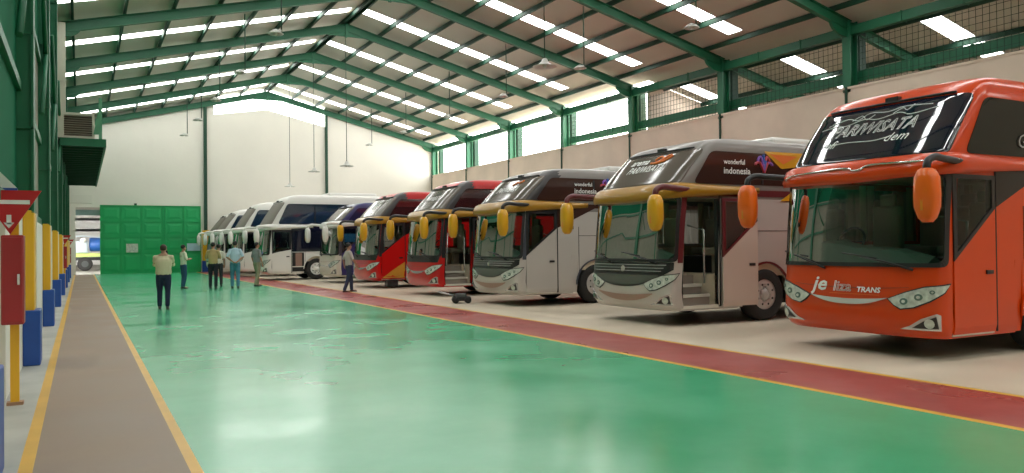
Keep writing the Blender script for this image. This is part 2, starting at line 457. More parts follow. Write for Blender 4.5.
# outside: wall far away + tanker truck
bm = bmesh.new(); box(bm, -30, 40, 92, 92.3, 0, 5.2)
struct('wall_outside', bm, mat('far_building', (.62, .62, .60), .9, noise=.1, nscale=.3))
for z in (3.4, 4.5):
    bm = bx(-8, 20, 92, 92.4, z, z+.25); struct('trim_%d' % (7 if z < 4 else 8), bm, M_plain_white)
bm = bx(-30, 40, YB+.3, 96, 5.2, 5.4); struct('ceiling_yard_light_block', bm, M_sheet)  # added roof that keeps sky light off the yard and truck
t = thing('tank_truck', 'truck with blue and white tanks on its bed parked outside the back opening', 'truck', (-.2, 66, 0))
obj('chassis', bx(-3, 3.6, -1, 1, .75, .98), M_black, t)
obj('bed', bx(-3, 3.6, -1.15, 1.15, 1.0, 1.28, bev=.02), mat('truck_bed', (.45, .55, .16), .6), t)
for x in (.45, -1.6):
    for s in (-1, 1):
        bm = bmesh.new(); lathe(bm, [(.22, -.14), (.42, -.16), (.5, -.1), (.5, .1), (.42, .16), (.22, .14)], (x, s*.98, .5), 'y', 24, closed=False); w = obj('wheel', bm, M_rubber, t)
        bm = bmesh.new(); lathe(bm, [(.05, -.17), (.2, -.12), (.23, -.16)], (x, s*.98, .5), 'y', 20); obj('rim', bm, mat('rim_grey', (.05, .055, .055), .5), w)
mb = mat('truck_blue', (.02, .10, .36), .4); mw = mat('truck_pale', (.45, .52, .58), .5)
bm = bmesh.new(); lathe(bm, [(.0, -.62), (.45, -.6), (.5, -.5), (.5, .5), (.45, .6), (0.01, .62)], (1.35, -.3, 1.9), 'x', 20); obj('tank', bm, mb, t)
bm = bmesh.new(); box(bm, -.2, .65, -.9, .2, 1.28, 2.15, bev=.08); obj('pump_housing', bm, mw, t)
bm = bmesh.new(); lathe(bm, [(.02, -.12), (.18, -.1), (.18, .1), (.02, .12)], (.35, -.98, 2.2), 'y', 18); obj('gauge', bm, M_plain_white, t)
bm = bmesh.new(); tube(bm, smooth_path([(-1.4, -.8, 1.3), (-1.2, -.8, 2.3), (0, -.8, 2.5), (1, -.8, 2.45), (1.9, -.8, 2.35)]), .04, 8); obj('rail', bm, mw, t)
obj('side_box', bx(-2.6, -.35, -1, 1, 1.28, 2.3, bev=.04), mb, t)
obj('cab', bx(-4.9, -3.1, -1.1, 1.1, .6, 2.7, bev=.15), mb, t)

# ------------------------------------------------------------------ canopy with equipment on top, left wall
t = thing('canopy', 'dark green ribbed canopy jutting from the side wall high above the walkway', 'canopy', (-.6, 30, 4.96))
obj('deck', bx(0, 1.32, 0, 19, .14, .22), M_green_dk, t)
bm = bmesh.new()
for k in range(24): box(bm, 0, 1.3, .1+k*.79, .22+k*.79, -.02, .14)
obj('rib', bm, M_green_dk, t)['kind'] = 'stuff'
obj('fascia', bx(1.30, 1.36, 0, 19, -.02, .24), M_green, t)
obj('front_fascia', bx(0, 1.34, -.05, 0, -.02, .24), M_green, t)
bm = bmesh.new(); box(bm, 1.14, 1.24, .02, .1, .2, 1.62); prism(bm, [(.98, .4), (1.14, .4), (1.14, 1.3)], 'y', .02, .08); obj('post', bm, mat('green_light', (.10, .30, .17), .5), t)
t = thing('air_cooler', 'cream box cooler with brown louvre standing on the green canopy', 'air cooler', (-.6, 30.05, 5.21))
bm = bmesh.new()
box(bm, -.12, .12, 0, .9, 0, .84); box(bm, .12, 1.02, 0, .9, .76, .84); box(bm, .12, 1.02, 0, .9, 0, .07); box(bm, .94, 1.02, 0, .9, .07, .76); box(bm, .12, .94, .1, .9, .07, .76)
obj('housing', bm, mat('cooler_cream', (.60, .56, .46), .6), t)
bm = bmesh.new()
for k in range(9): box(bm, .12, .94, .03, .1, .09+k*.074, .13+k*.074)
obj('louvre', bm, mat('louvre_brown', (.13, .095, .07), .7), t)
bm = bmesh.new(); box(bm, -.11, .17, .2, .5, .84, 3.85); box(bm, -.13, .19, .18, .52, 1.9, 1.95)
obj('duct', bm, mat('cooler_cream', (.60, .56, .46)), t)
tag(obj('wall_ledge', bx(-.6, .55, 51.0, 51.5, 4.15, 4.6), M_wall_back), 'pale ledge below the far end of the green canopy', 'ledge')

# ------------------------------------------------------------------ red fire point signs
def fire_point(y, lab1, lab2, lab3, near):
    t = thing('sign_post', lab1, 'sign', (-.57, y, 0))
    obj('pole', bx(-.04, .035, -.03, .03, 0.01, 2.0), M_yellow, t)
    if near: obj('foot', bx(-.07, .07, -.06, .06, 0, .03), mat('rusty_foot', (.35, .2, .12), .7), t)
    bm = bmesh.new(); prism(bm, [(-.30, .43), (.23, .43), (-.035, 0)], 'y', -.05, -.03)
    for v in bm.verts: v.co.z += 1.66
    tr = obj('triangle_board', bm, M_red, t)
    obj('white_band', bx(-.24, .13, -.056, -.05, 1.955, 1.995), M_plain_white, tr)
    bm = bmesh.new(); box(bm, -.065, -.025, -.056, -.05, 1.76, 1.85); prism(bm, [(-.09, 1.775), (0, 1.775), (-.045, 1.72)], 'y', -.056, -.05)
    obj('arrow', bm, M_plain_white, tr)
    b = thing('fire_cabinet', lab2, 'fire cabinet', (-.58, y-.2, .8))
    obj('cabinet_body', bx(-.085, .10, -.1, .16, 0, .85, bev=.012), M_redbox, b)
    obj('cabinet_door', bx(-.075, .09, -.125, -.1, .02, .83, bev=.006), M_redbox, b)
    obj('handle', bx(.05, .07, -.15, -.125, .38, .48), M_chrome, b)
fire_point(9.2, 'yellow post with large red warning triangle closest to the camera', 'large red fire cabinet on the nearest yellow post', '', True)
fire_point(36.0, 'yellow post with red warning triangle further down the side wall', 'red fire cabinet further down the side wall', '', False)
fire_point(50.5, 'yellow post with red triangle furthest down the side wall near the opening', 'red fire cabinet furthest away near the opening', '', False)
t = thing('notice_board', 'small white notice with blue stripe behind the nearest red triangle', 'notice', (-.68, 9.8, 2.12))
bm = bmesh.new(); prism(bm, [(-.12, 0), (.1, 0), (.1, .03), (-.1, .25), (-.12, .25)], 'y', -.01, .01); obj('board', bm, M_plain_white, t)
obj('blue_stripe', bx(-.12, .1, -.016, -.01, .0, .035), M_blue, t)

# ------------------------------------------------------------------ hanging lamps
def hang_lamp(x, y, z, lab, bell=False, arm=0):
    t = thing('hanging_lamp', lab, 'lamp', (x, y, z), group='hanging lamps')
    top = zroof(x)-.66-z
    bm = bmesh.new(); tube(bm, [(0, 0, .1), (0, 0, top)], .022 if not bell else .016, 6); obj('cord', bm, M_green_dk, t)
    bm = bmesh.new()
    if bell: lathe(bm, [(.03, .22), (.07, .2), (.1, .12), (.2, .04), (.33, 0), (.32, -.015), (.18, .02), (.05, .06)], (0, 0, 0), 'z', 20)
    else: 
        lathe(bm, [(.03, .14), (.1, .1), (.2, .03), (.24, 0), (.22, -.015), (.05, .03)], (-.18, 0, 0), 'z', 18)
        tube(bm, [(-.18, 0, .1), (0, 0, .12)], .025, 6)
    obj('shade', bm, mat('lamp_shade', (.50, .50, .46), .4, metal=.3), t)
    bm = bmesh.new(); ellipsoid(bm, (0 if bell else -.18, 0, .0), (.06, .06, .06), 10, 8); obj('bulb', bm, M_plain_white, t)
names = ['second', 'third', 'fourth', 'fifth', 'sixth', 'seventh']
for i, y in enumerate(FR[1:6]):
    hang_lamp(5.4, y, 8.0, 'dish lamp on the walkway side of the roof, under the %s frame from the back' % names[i])
for i, y in enumerate(FR[1:7]):
    hang_lamp(16.4, y, 8.0, 'dish lamp on the bus side of the roof, under the %s frame from the back' % names[i])
for (y, z, n) in ((48.7, 5.2, 'furthest'), (43.0, 5.6, 'second'), (37.0, 5.35, 'third'), (18.6, 6.35, 'nearest')):
    hang_lamp(11.1, y, z, 'bell lamp hanging from the ridge on a long cord, %s of its row' % n, True)

# ------------------------------------------------------------------ buses
LQ, HW, NE = .35, 1.25, 3.7
_tab = [(0, 0, 0)]
for k in range(1, 601):
    a = k/600*PI/2
    y = HW*math.sin(a)**(2/NE); x = LQ-LQ*max(0, math.cos(a))**(2/NE)
    _tab.append((_tab[-1][0]+math.hypot(x-_tab[-1][1], y-_tab[-1][2]), x, y))
SQ = _tab[-1][0]
def outline(s):
    a = abs(s)
    if a >= SQ: x, y, nx, ny = LQ+a-SQ, HW, 0, 1
    else:
        lo, hi = 0, 600
        while hi-lo > 1:
            m = (lo+hi)//2
            if _tab[m][0] <= a: lo = m
            else: hi = m
        t = (a-_tab[lo][0])/max(1e-9, _tab[hi][0]-_tab[lo][0])
        x = _tab[lo][1]*(1-t)+_tab[hi][1]*t; y = _tab[lo][2]*(1-t)+_tab[hi][2]*t
        l2, h2 = max(0, lo-6), min(600, hi+6)
        dx, dy = _tab[h2][1]-_tab[l2][1], _tab[h2][2]-_tab[l2][2]
        d = math.hypot(dx, dy) or 1; nx, ny = -dy/d, dx/d
    sg = -1 if s > 0 else 1
    return x, y*sg, nx, ny*sg
PROF = [(.28, .12, .965), (.33, .05, .985), (.42, .01, 1), (.62, -.02, 1), (.95, .0, 1), (1.15, .02, 1), (1.75, .07, 1), (2.33, .14, 1), (2.6, .22, 1), (2.95, .50, 1), (3.25, .78, .995), (3.38, .89, .985), (3.46, .97, .965), (3.53, 1.08, .935), (3.59, 1.28, .88), (3.63, 1.6, .76), (3.65, 2.4, .4)]
class Bus:
    def __init__(self, H=3.65, rake=1.0):
        self.k = (H-2.6)/(3.65-2.6); self.rake = rake
        self.prof = [(z if z <= 2.6 else 2.6+(z-2.6)*self.k, x if z <= 2.6 else .22+(x-.22)*rake, w) for z, x, w in PROF]
    def zz(self, z): return z if z <= 2.6 else 2.6+(z-2.6)*self.k
    def pf(self, z):
        p = self.prof
        if z <= p[0][0]: return p[0][1:]
        for a, b in zip(p[:-1], p[1:]):
            if z <= b[0]:
                t = (z-a[0])/(b[0]-a[0]); return a[1]*(1-t)+b[1]*t, a[2]*(1-t)+b[2]*t
        return p[-1][1:]
    def surf(self, s, z, off=0):
        x, y, nx, ny = outline(s); xf, w = self.pf(z)
        d = max(0, abs(s)-SQ); F_ = max(1.6, xf*2.5)
        g = max(0, 1-d/F_)
        bul = 0
        return Vector((x+xf*g+nx*off, y*w+ny*off, z+bul))
    def side(self, x, z, off=0, sg=-1):
        xf, w = self.pf(z)
        # distance along side from the corner; keep on the corner curve when very near the front
        s = self.s_of(x, z)
        p = self.surf(s if sg < 0 else -s, z, off); return p
    def s_of(self, x, z):
        lo, hi = 0.0, 14.0
        for _ in range(30):
            m = (lo+hi)/2
            if self.surf(m, z).x < x: lo = m
            else: hi = m
        return lo
def flat(polys, du=.1, dv=.2, vcuts=()):
    bm = bmesh.new()
    for pts in polys:
        vs = [bm.verts.new((u, v, 0)) for u, v in pts]; bm.faces.new(vs)
    bmesh.ops.triangulate(bm, faces=bm.faces[:])
    us = [v.co.x for v in bm.verts]; vs = [v.co.y for v in bm.verts]
    if du:
        u = math.ceil(min(us)/du)*du
        while u < max(us):
            bmesh.ops.bisect_plane(bm, geom=bm.faces[:]+bm.edges[:]+bm.verts[:], plane_co=(u, 0, 0), plane_no=(1, 0, 0)); u += du
    for v in vcuts:
        if min(vs) < v < max(vs): bmesh.ops.bisect_plane(bm, geom=bm.faces[:]+bm.edges[:]+bm.verts[:], plane_co=(0, v, 0), plane_no=(0, 1, 0))
    return bm
def wrap(bm, fn, off, thick=0):
    """map a flat mesh with fn(u, v, off); optional thickness down to off-thick"""
    if thick:
        low = {v: bm.verts.new(fn(v.co.x, v.co.y, off-thick)) for v in bm.verts[:]}
        edges = [e for e in bm.edges if e.is_boundary]
        for e in edges:
            a, b = e.verts; bm.faces.new([a, b, low[b], low[a]])
        hi = list(low)
        for v in hi: v.co = fn(v.co.x, v.co.y, off)
        loose = [v for v in low.values() if not v.link_faces]
        bmesh.ops.delete(bm, geom=loose, context='VERTS')
    else:
        for v in bm.verts[:]: v.co = fn(v.co.x, v.co.y, off)
    return bm
def rnd(pts, r=.06, k=4):
    """round the corners of a polygon"""
    out = []; n = len(pts)
    for i in range(n):
        p = Vector(pts[i]); a = Vector(pts[i-1])-p; b = Vector(pts[(i+1) % n])-p
        q = min(r, a.length*.45, b.length*.45)
        A = p+a.normalized()*q; B = p+b.normalized()*q
        for j in range(k+1):
            t = j/k; out.append(tuple(A*(1-t)**2+p*2*t*(1-t)+B*t*t))
    return out
def text_mesh(txt, size, shear=0, bold=0, outline_only=False):
    c = bpy.data.curves.new('t', 'FONT'); c.body = txt; c.size = size; c.shear = shear; c.offset = bold; c.resolution_u = 2
    c.align_x = 'CENTER'
    if outline_only: c.fill_mode = 'NONE'; c.bevel_depth = size*.025; c.bevel_resolution = 0
    o = bpy.data.objects.new('t', c); COL.objects.link(o)
    dg = bpy.context.evaluated_depsgraph_get(); me = bpy.data.meshes.new_from_object(o.evaluated_get(dg))
    bm = bmesh.new(); bm.from_mesh(me)
    bpy.data.objects.remove(o); bpy.data.curves.remove(c); bpy.data.meshes.remove(me)
    if outline_only:
        for v in bm.verts: v.co.z = 0
    return bm
def put_text(name, txt, size, fn, u0, v0, off, m, parent, shear=0, bold=0, rot=0, sx=1, outline_only=False):
    bm = text_mesh(txt, size, shear, bold, outline_only)
    for v in bm.verts:
        x, y = v.co.x*sx, v.co.y
        v.co.x = u0+x*math.cos(rot)-y*math.sin(rot); v.co.y = v0+x*math.sin(rot)+y*math.cos(rot)
    wrap(bm, fn, off); return obj(name, bm, m, parent)

# shared meshes for wheels and cabins
def wheel_mesh():
    bm = bmesh.new(); lathe(bm, [(.29, -.12), (.40, -.15), (.48, -.13), (.505, -.07), (.505, .07), (.48, .13), (.40, .15), (.29, .12)], (0, 0, 0), 'y', 36, closed=True)
    bmesh.ops.recalc_face_normals(bm, faces=bm.faces); me = bpy.data.meshes.new('wheel'); bm.to_mesh(me); bm.free(); me.materials.append(M_rubber); return me
def rim_mesh(m):
    bm = bmesh.new()
    lathe(bm, [(.02, -.155), (.09, -.155), (.10, -.12), (.15, -.115), (.17, -.135), (.23, -.135), (.27, -.10), (.295, -.115), (.30, -.10), (.30, .1)], (0, 0, 0), 'y', 36)
    for k in range(10):
        a = 2*PI*k/10; lathe(bm, [(.006, -.15), (.016, -.148), (.016, -.13)], (.13*math.cos(a), 0, .13*math.sin(a)), 'y', 8)
    for k in range(8):
        a = 2*PI*(k+.5)/8; lathe(bm, [(.005, -.139), (.022, -.139), (.022, -.134)], (.20*math.cos(a), 0, .20*math.sin(a)), 'y', 10, mi=1)
    bmesh.ops.recalc_face_normals(bm, faces=bm.faces); me = bpy.data.meshes.new('rim'); bm.to_mesh(me); bm.free()
    me.materials.append(m); me.materials.append(M_black)
    for p in me.polygons: p.use_smooth = True
    return me
WM = wheel_mesh(); RM = rim_mesh(M_rim); RW = rim_mesh(M_rimwhite)
_cab = {}
def mesh_of(name, bm, mats):
    bmesh.ops.recalc_face_normals(bm, faces=bm.faces)
    me = bpy.data.meshes.new(name); bm.to_mesh(me); bm.free()
    for m in mats: me.materials.append(m)
    _cab[name] = me
# cabin: lining (floor, rear partition, ceiling), dash, seats, steering wheel, curtains, steps
bm = bmesh.new()
box(bm, .36, 3.4, -.35, 1.2, .86, .92); box(bm, 1.26, 3.4, -1.2, -.35, .86, .92)
box(bm, 3.36, 3.42, -1.2, 1.2, .3, 2.55); box(bm, .5, 3.4, -1.15, 1.15, 2.42, 2.5); box(bm, .4, 3.4, 1.17, 1.2, .9, 1.45)
box(bm, 1.24, 1.28, -1.2, -.35, .3, .9); box(bm, .36, 1.26, -.37, -.35, .3, .9); box(bm, 1.9, 3.4, -1.2, -1.17, .9, 2.45)
mesh_of('cabin_lining', bm, [M_int])
bm = bmesh.new()
secs = [(-1.0, 1.30, .55), (-.55, 1.40, .62), (.1, 1.44, .72), (.55, 1.52, .80), (.85, 1.52, .80), (1.14, 1.40, .66)]
rg_ = [[bm.verts.new((x, y, z)) for x, z in ((.2, .9), (.2, 1.18), (.34, zt_-.03), (xe_-.14, zt_), (xe_, zt_-.08), (xe_, .9))] for y, zt_, xe_ in secs]
for a_, b_ in zip(rg_[:-1], rg_[1:]):
    for k in range(6): bm.faces.new([a_[k], a_[(k+1) % 6], b_[(k+1) % 6], b_[k]])
bm.faces.new(rg_[0]); bm.faces.new(rg_[-1][::-1])
mesh_of('dashboard', bm, [M_dash])
bm = bmesh.new()
box(bm, 0, .5, -.24, .24, .35, .5, bev=.04); box(bm, .42, .56, -.24, .24, .45, 1.12, bev=.04); box(bm, .45, .55, -.13, .13, 1.1, 1.3, bev=.03); box(bm, .15, .4, -.1, .1, 0, .36)
mesh_of('seat', bm, [M_seat])
bm = bmesh.new()
R_, n_ = .23, 24
rg = []
for k in range(n_):
    a = 2*PI*k/n_; c = Vector((0, R_*math.cos(a), R_*math.sin(a)))
    rg.append([bm.verts.new(c+Vector((.02*math.cos(b), 0, 0))+c.normalized()*.02*math.sin(b)) for b in [2*PI*j/6 for j in range(6)]])
for k in range(n_):
    for j in range(6): bm.faces.new([rg[k][j], rg[(k+1) % n_][j], rg[(k+1) % n_][(j+1) % 6], rg[k][(j+1) % 6]])
tube(bm, [(0, -R_, 0), (0, R_, 0)], .015, 6); tube(bm, [(0, 0, 0), (-.25, 0, -.1)], .03, 6)
mesh_of('steering_wheel', bm, [M_black])
bm = bmesh.new()
wv = [(.03*math.sin(j*1.9), j*.018-.065) for j in range(8)]
prism(bm, wv+[(x+.012, y) for x, y in wv[::-1]], 'z', 1.5, 2.38)
mesh_of('curtain', bm, [M_curtain])
bm = bmesh.new()
for k, (z, y1) in enumerate(((.36, -.98), (.55, -.76), (.73, -.54))):
    box(bm, .38, 1.24, -1.22+.22*k, -.36, .30 if k == 0 else z-.03, z, mi=0); box(bm, .37, 1.245, -1.235+.22*k, -1.20+.22*k, z-.05, z+.008, mi=1)
    box(bm, .38, 1.24, -1.21+.22*(k+1), -1.20+.22*(k+1), z, z+.16, mi=0)
mesh_of('step', bm, [M_step, M_stepedge])
def cab(name, parent, loc=(0, 0, 0), rot=(0, 0, 0)):
    o = bpy.data.objects.new(name, _cab[name]); COL.objects.link(o); o.parent = parent; o.location = loc; o.rotation_euler = rot; return o

def make_bus(label, X, Yn, H=3.65, lower=(.8, .8, .8), upper=None, roofc=None, visor=None, mirror=None, pillar=None,
             style='plain', door='closed', screen=None, sidewin=None, rim=RM, group='coaches parked nose-out beside the red strip', armc=M_black,
             visor_back=2.0, low_glass=None, uptext=None, far=False, extra=None, doorc=None):
    B = Bus(H); t = thing('bus', label, 'bus', (X, Yn+HW, 0), group=group)
    lower = lower; upper = upper or lower; roofc = roofc or upper; visor = visor or upper; mirror = mirror or visor; pillar = pillar or lower
    screen = screen or M_tint; sidewin = sidewin or M_tint; low_glass = low_glass or M_tint; doorc = doorc or lower
    Z = B.zz
    DX0, DX1, DZ0, DZ1 = .40, 1.24, .33, 2.32
    WC = 2.45
    # ---- body shell with real openings for windscreen, door and wheel arch
    holes_s = []
    sW = 1.31
    sd0, sd1 = B.s_of(DX0, 1.2), B.s_of(DX1, 1.2)
    sa0, sa1 = B.s_of(WC-.72, .7), B.s_of(WC+.72, .7)
    S_END = SQ+11.6
    sb = {0.0}
    for v in (.2, .4, .6, .8, .95, 1.08, 1.18, 1.25, sW, 1.38, SQ, SQ+.1, SQ+.3, SQ+.6, SQ+1, SQ+1.6, SQ+2.4, SQ+3.4, SQ+5, SQ+8, S_END): sb.add(v); sb.add(-v)
    sf0, sf1 = B.s_of(.55, 1.9), B.s_of(3.3, 1.9)
    for v in (sd0, sd1, sa0, sa1, sf0, sf1): sb.add(v); sb.add(-v)
    sb = sorted(sb)
    sb = [s for i, s in enumerate(sb) if i == 0 or s-sb[i-1] > 1e-4]
    zb = sorted({p[0] for p in B.prof} | {1.2, .33, 1.22, .75, 2.1, 1.5})
    holes = [(-sW, sW, 1.2, 2.33), (sa0, sa1, 0, 1.22), (-sa1, -sa0, 0, 1.22)]
    holes.append((-sf1, -sf0, 1.5, 2.33))
    openable = door in ('open', 'closed', 'vestibule')
    if openable: holes.append((sd0, sd1, .33, 2.33))
    bm = bmesh.new(); V = {}
    for i, s in enumerate(sb):
        for j, z in enumerate(zb): V[i, j] = bm.verts.new(B.surf(s, z))
    zs_sill = 2.45
    def inh(sm, zm): return any(a < sm < b and c < zm < d for a, b, c, d in holes)
    for i in range(len(sb)-1):
        for j in range(len(zb)-1):
            sm, zm = (sb[i]+sb[i+1])/2, (zb[j]+zb[j+1])/2
            if inh(sm, zm): continue
            f = bm.faces.new([V[i, j], V[i+1, j], V[i+1, j+1], V[i, j+1]]); f.smooth = True
            xm = f.calc_center_median().x
            f.material_index = 0 if zm < zs_sill else (1 if xm < 1.35 and zm > zs_sill and abs(sm) > .9 or xm < .9 else 2)
    n = len(sb); J = len(zb)-1
    for i in range(n//2):
        a, b, c, d = V[i, J], V[i+1, J], V[n-2-i, J], V[n-1-i, J]
        vs = [a, b, c, d]; vs = [v for k, v in enumerate(vs) if v not in vs[:k]]
        if len(vs) > 2:
            f = bm.faces.new(vs); f.material_index = 2; f.smooth = True
    for j in range(J):
        f = bm.faces.new([V[0, j], V[0, j+1], V[n-1, j+1], V[n-1, j]]); f.material_index = 0
    obj('body', bm, [lower, upper, roofc], t, fixn=False)
    # lining of the shell's underside
    obj('underframe', bx(.5, 11.5, -.95, .95, .30, .55), M_black, t)
    if H > 3.3:
        bm = bmesh.new(); box(bm, 3.2, 5.6, -.75, .75, H-.04, H+.13, bev=.06); obj('roof_air_conditioner', bm, M_white if style != 'orange' else roofc, t)
    # ---- wheel arch panel
    for sg in (-1, 1):
        x0, x1 = WC-.76, WC+.76
        arc = [(WC+.60*math.cos(a), .5+.60*math.sin(a)) for a in [PI*k/20 for k in range(21)]]
        pts = [(x1, .30)]+[(x1, 1.24), (x0, 1.24), (x0, .30)]+[(WC-.6, .30)]+arc[::-1]+[(WC+.6, .30)]
        bm = bmesh.new(); us_ = [x0, x0+.08, WC-.601]+[WC-.6*math.cos(PI*k/28) for k in range(29)]+[WC+.601, x1-.08, x1]
        lo_ = [.30 if abs(u-WC) > .6005 else .5+math.sqrt(max(0, .36-(u-WC)**2)) for u in us_]
        va = [bm.verts.new((u, 1.24, 0)) for u in us_]; vb = [bm.verts.new((u, z, 0)) for u, z in zip(us_, lo_)]
        for k in range(len(us_)-1): bm.faces.new([va[k], va[k+1], vb[k+1], vb[k]])
        wrap(bm, lambda u, v, o, sg=sg: B.side(u, v, o, sg), .004, .03); obj('wheel_arch', bm, lower, t)
        arc2 = [(WC+.64*math.cos(a), .5+.64*math.sin(a)) for a in [PI*k/20 for k in range(21)]]
        pts = arc2+arc[::-1]; bm = bmesh.new()
        vsA = [bm.verts.new((u, v, 0)) for u, v in arc2]; vsB = [bm.verts.new((u, v, 0)) for u, v in arc]
        for k in range(20): bm.faces.new([vsA[k], vsA[k+1], vsB[k+1], vsB[k]])
        wrap(bm, lambda u, v, o, sg=sg: B.side(u, v, o, sg), .02, .02); obj('arch_lip', bm, pillar, t)
    obj('wheel_well', (lambda b: b)(bx(WC-.74, WC+.74, -.9, .9, .6, 1.25)), M_black, t)
    for x, dual in ((WC, 0), (8.9, 1)):
        for sg in (-1, 1):
            w = link('wheel', WM, None, t); w.location = (x, sg*1.085, .505)
            if sg > 0: w.rotation_euler = (0, 0, PI)
            r = link('rim', rim, None, w)
            if x > 8: break
    # ---- windscreen
    ws = rnd([(-1.345, 1.17), (1.345, 1.17), (1.33, 2.36), (-1.33, 2.36)], .10)
    bm = flat([ws], .12, vcuts=(1.3, 1.75, 2.1)); wrap(bm, B.surf, .012); g = obj('windscreen', bm, G_green, t, smooth=True)
    bm = bmesh.new(); inner = rnd([(-1.28, 1.225), (1.28, 1.225), (1.265, 2.31), (-1.265, 2.31)], .09)
    def dens(P, k=8):
        out = []
        for i in range(len(P)):
            a, b = P[i], P[(i+1) % len(P)]; m = max(1, int(math.hypot(b[0]-a[0], b[1]-a[1])/.1))
            for q in range(k*0+24 if math.hypot(b[0]-a[0], b[1]-a[1]) > .5 else 1):
                K = 24 if math.hypot(b[0]-a[0], b[1]-a[1]) > .5 else 1
                out.append((a[0]+(b[0]-a[0])*q/K, a[1]+(b[1]-a[1])*q/K))
        return out
    A, C = dens(ws), dens(inner)
    va = [bm.verts.new((u, v, 0)) for u, v in A]; vb = [bm.verts.new((u, v, 0)) for u, v in C]
    for k in range(len(va)): bm.faces.new([va[k], va[(k+1) % len(va)], vb[(k+1) % len(va)], vb[k]])
    wrap(bm, B.surf, .02, .02); obj('windscreen_gasket', bm, M_black, t)
    for (u0, u1, v1) in ((-.95, -.35, 1.32), (.2, .95, 1.30)):
        bm = bmesh.new(); tube(bm, [B.surf(u1, 1.14, .04), B.surf((u0+u1)/2, 1.24, .05), B.surf(u0, v1, .03)], [.018, .014, .009], 6)
        tube(bm, [B.surf(u0-.28, v1+.05, .028), B.surf(u0+.25, v1-.02, .028)], .011, 6); obj('wiper', bm, M_black, t)
    # ---- upper windscreen
    us = rnd([(-1.26, 2.58), (1.26, 2.58), (1.22, Z(3.36)), (-1.22, Z(3.36))], .09)
    bm = flat([us], .12, vcuts=[Z(v) for v in (2.7, 2.95, 3.1, 3.25)]+[2.65]); wrap(bm, B.surf, .012, .02); obj('upper_windscreen', bm, screen, t, smooth=True)
    bm = bmesh.new(); tube(bm, [B.surf(u, Z(3.39), .02) for u in [x*.2-1.0 for x in range(11)]], .018, 6)
    box(bm, *(lambda p: (p.x-.05, p.x+.03, -.18, .02, p.z-.01, p.z+.05))(B.surf(0, Z(3.41), 0))); obj('marker_lamp', bm, M_black, t)
    # ---- side glazing, both flanks
    for sg in (-1, 1):
        pts = rnd([(.66, 2.60), (1.10, Z(3.30)), (11.3, Z(3.30)), (11.3, 2.60)], .12)
        bm = flat([pts], .6, vcuts=(2.95, 3.2)); wrap(bm, lambda u, v, o, sg=sg: B.side(u, v, o, sg), .012, .02); obj('side_window_band', bm, sidewin, t)
        if sg < 0:
            for xm in (2.35, 3.9):
                bm = flat([[(xm, 2.62), (xm+.05, 2.62), (xm+.05, Z(3.25)), (xm, Z(3.25))]], 0, vcuts=(2.95,)); wrap(bm, B.side, .02, .01); obj('window_mullion', bm, M_black, t)
    # ---- lower side glass with diagonal edge (behind the door)
    if style == 'white':
        pts = rnd([(1.27, 1.32), (11, 1.32), (11, 2.56), (1.27, 2.56)], .04)
    elif style == 'silver' and door == 'open':
        pts = [(1.28, 2.38), (11, 2.38), (11, 2.5), (1.28, 2.5)]
    else:
        pts = [(1.27, 1.92), (2.4, 2.42), (11, 2.42), (11, 2.52), (1.27, 2.52)]
    bm = flat([pts], .8); wrap(bm, B.side, .012, .02); obj('lower_side_glass', bm, low_glass, t)
    bm = bmesh.new(); box(bm, 1.265, 1.285, -1.262, -1.24, .33, 2.4); box(bm, 1.9, 1.912, -1.256, -1.24, .33, 1.95); box(bm, 1.9, 5, -1.256, -1.24, 1.72, 1.732); obj('panel_gap', bm, M_black, t)
    bm = wrap(flat([rnd([(.5, 1.45), (3.4, 1.45), (3.4, 2.36), (.5, 2.36)], .06)], .4), lambda u, v, o: B.side(u, v, o, 1), .01); obj('driver_side_glass', bm, G_door, t)
    # corner pillar (between windscreen and door)
    pts = [(1.36, .4), (sd0-.005, .4), (sd0-.005, 2.33), (1.36, 2.33)]
    if pillar is not lower:
        pts = [(1.35, 1.15), (sd0-.005, 1.15), (sd0-.005, 2.33), (1.35, 2.33)]
        bm = flat([pts], .05, vcuts=(1.75,)); wrap(bm, B.surf, .006, .01); obj('corner_pillar', bm, pillar, t)
    # ---- cabin
    cab('cabin_lining', t); cab('dashboard', t)
    cab('seat', t, (1.35, .72, .92)); cab('seat', t, (1.5, -.72, .92)); cab('seat', t, (2.5, .72, .92)); cab('seat', t, (2.5, .15, .92))
    cab('steering_wheel', t, (.98, .72, 1.5), (0, math.radians(25), 0)); [cab('curtain', t, (3.28, yy, 0)) for yy in (-1.0, -.8, -.6, .35, .55, .75, .95)]; [cab('curtain', t, (xx, 1.12, 0), (0, 0, PI/2)) for xx in (.68, .86, 1.8, 1.98, 2.95)]
    cab('step', t)
    # ---- door
    def door_at(dx, dy):
        d = bpy.data.objects.new('door', None)
        fn = lambda u, v, o: B.side(u, v, o)+Vector((dx, dy, 0))
        x0, x1 = DX0-.02, DX1+.01
        if style == 'white': lowp = [(x0, .33), (x1, .33), (x1, 1.42), (x0+.35, 1.33), (x0, 1.24)]; upp = [(x0, 1.24), (x0+.35, 1.33), (x1, 1.42), (x1, 2.33), (x0, 2.33)]; gl = G_doorgreen
        else: lowp = [(x0, .33), (x1, .33), (x1, 1.91), (x0, 1.24)]; upp = [(x0, 1.24), (x1, 1.91), (x1, 2.33), (x0, 2.33)]; gl = G_door
        def shrink(P, d=.07):
            cx = sum(p[0] for p in P)/len(P); cz = sum(p[1] for p in P)/len(P)
            w = max(p[0] for p in P)-min(p[0] for p in P)
            return [(cx+(p[0]-cx)*(1-2*d/w), cz+(p[1]-cz)*(1-2*d/.95)) for p in P]
        bm = flat([lowp], .12, vcuts=(.42, .62)); wrap(bm, fn, .016 if not dy else .02, .03); D = obj('door', bm, doorc, t)
        if doorc is not lower or extra == 'redgold':
            pass
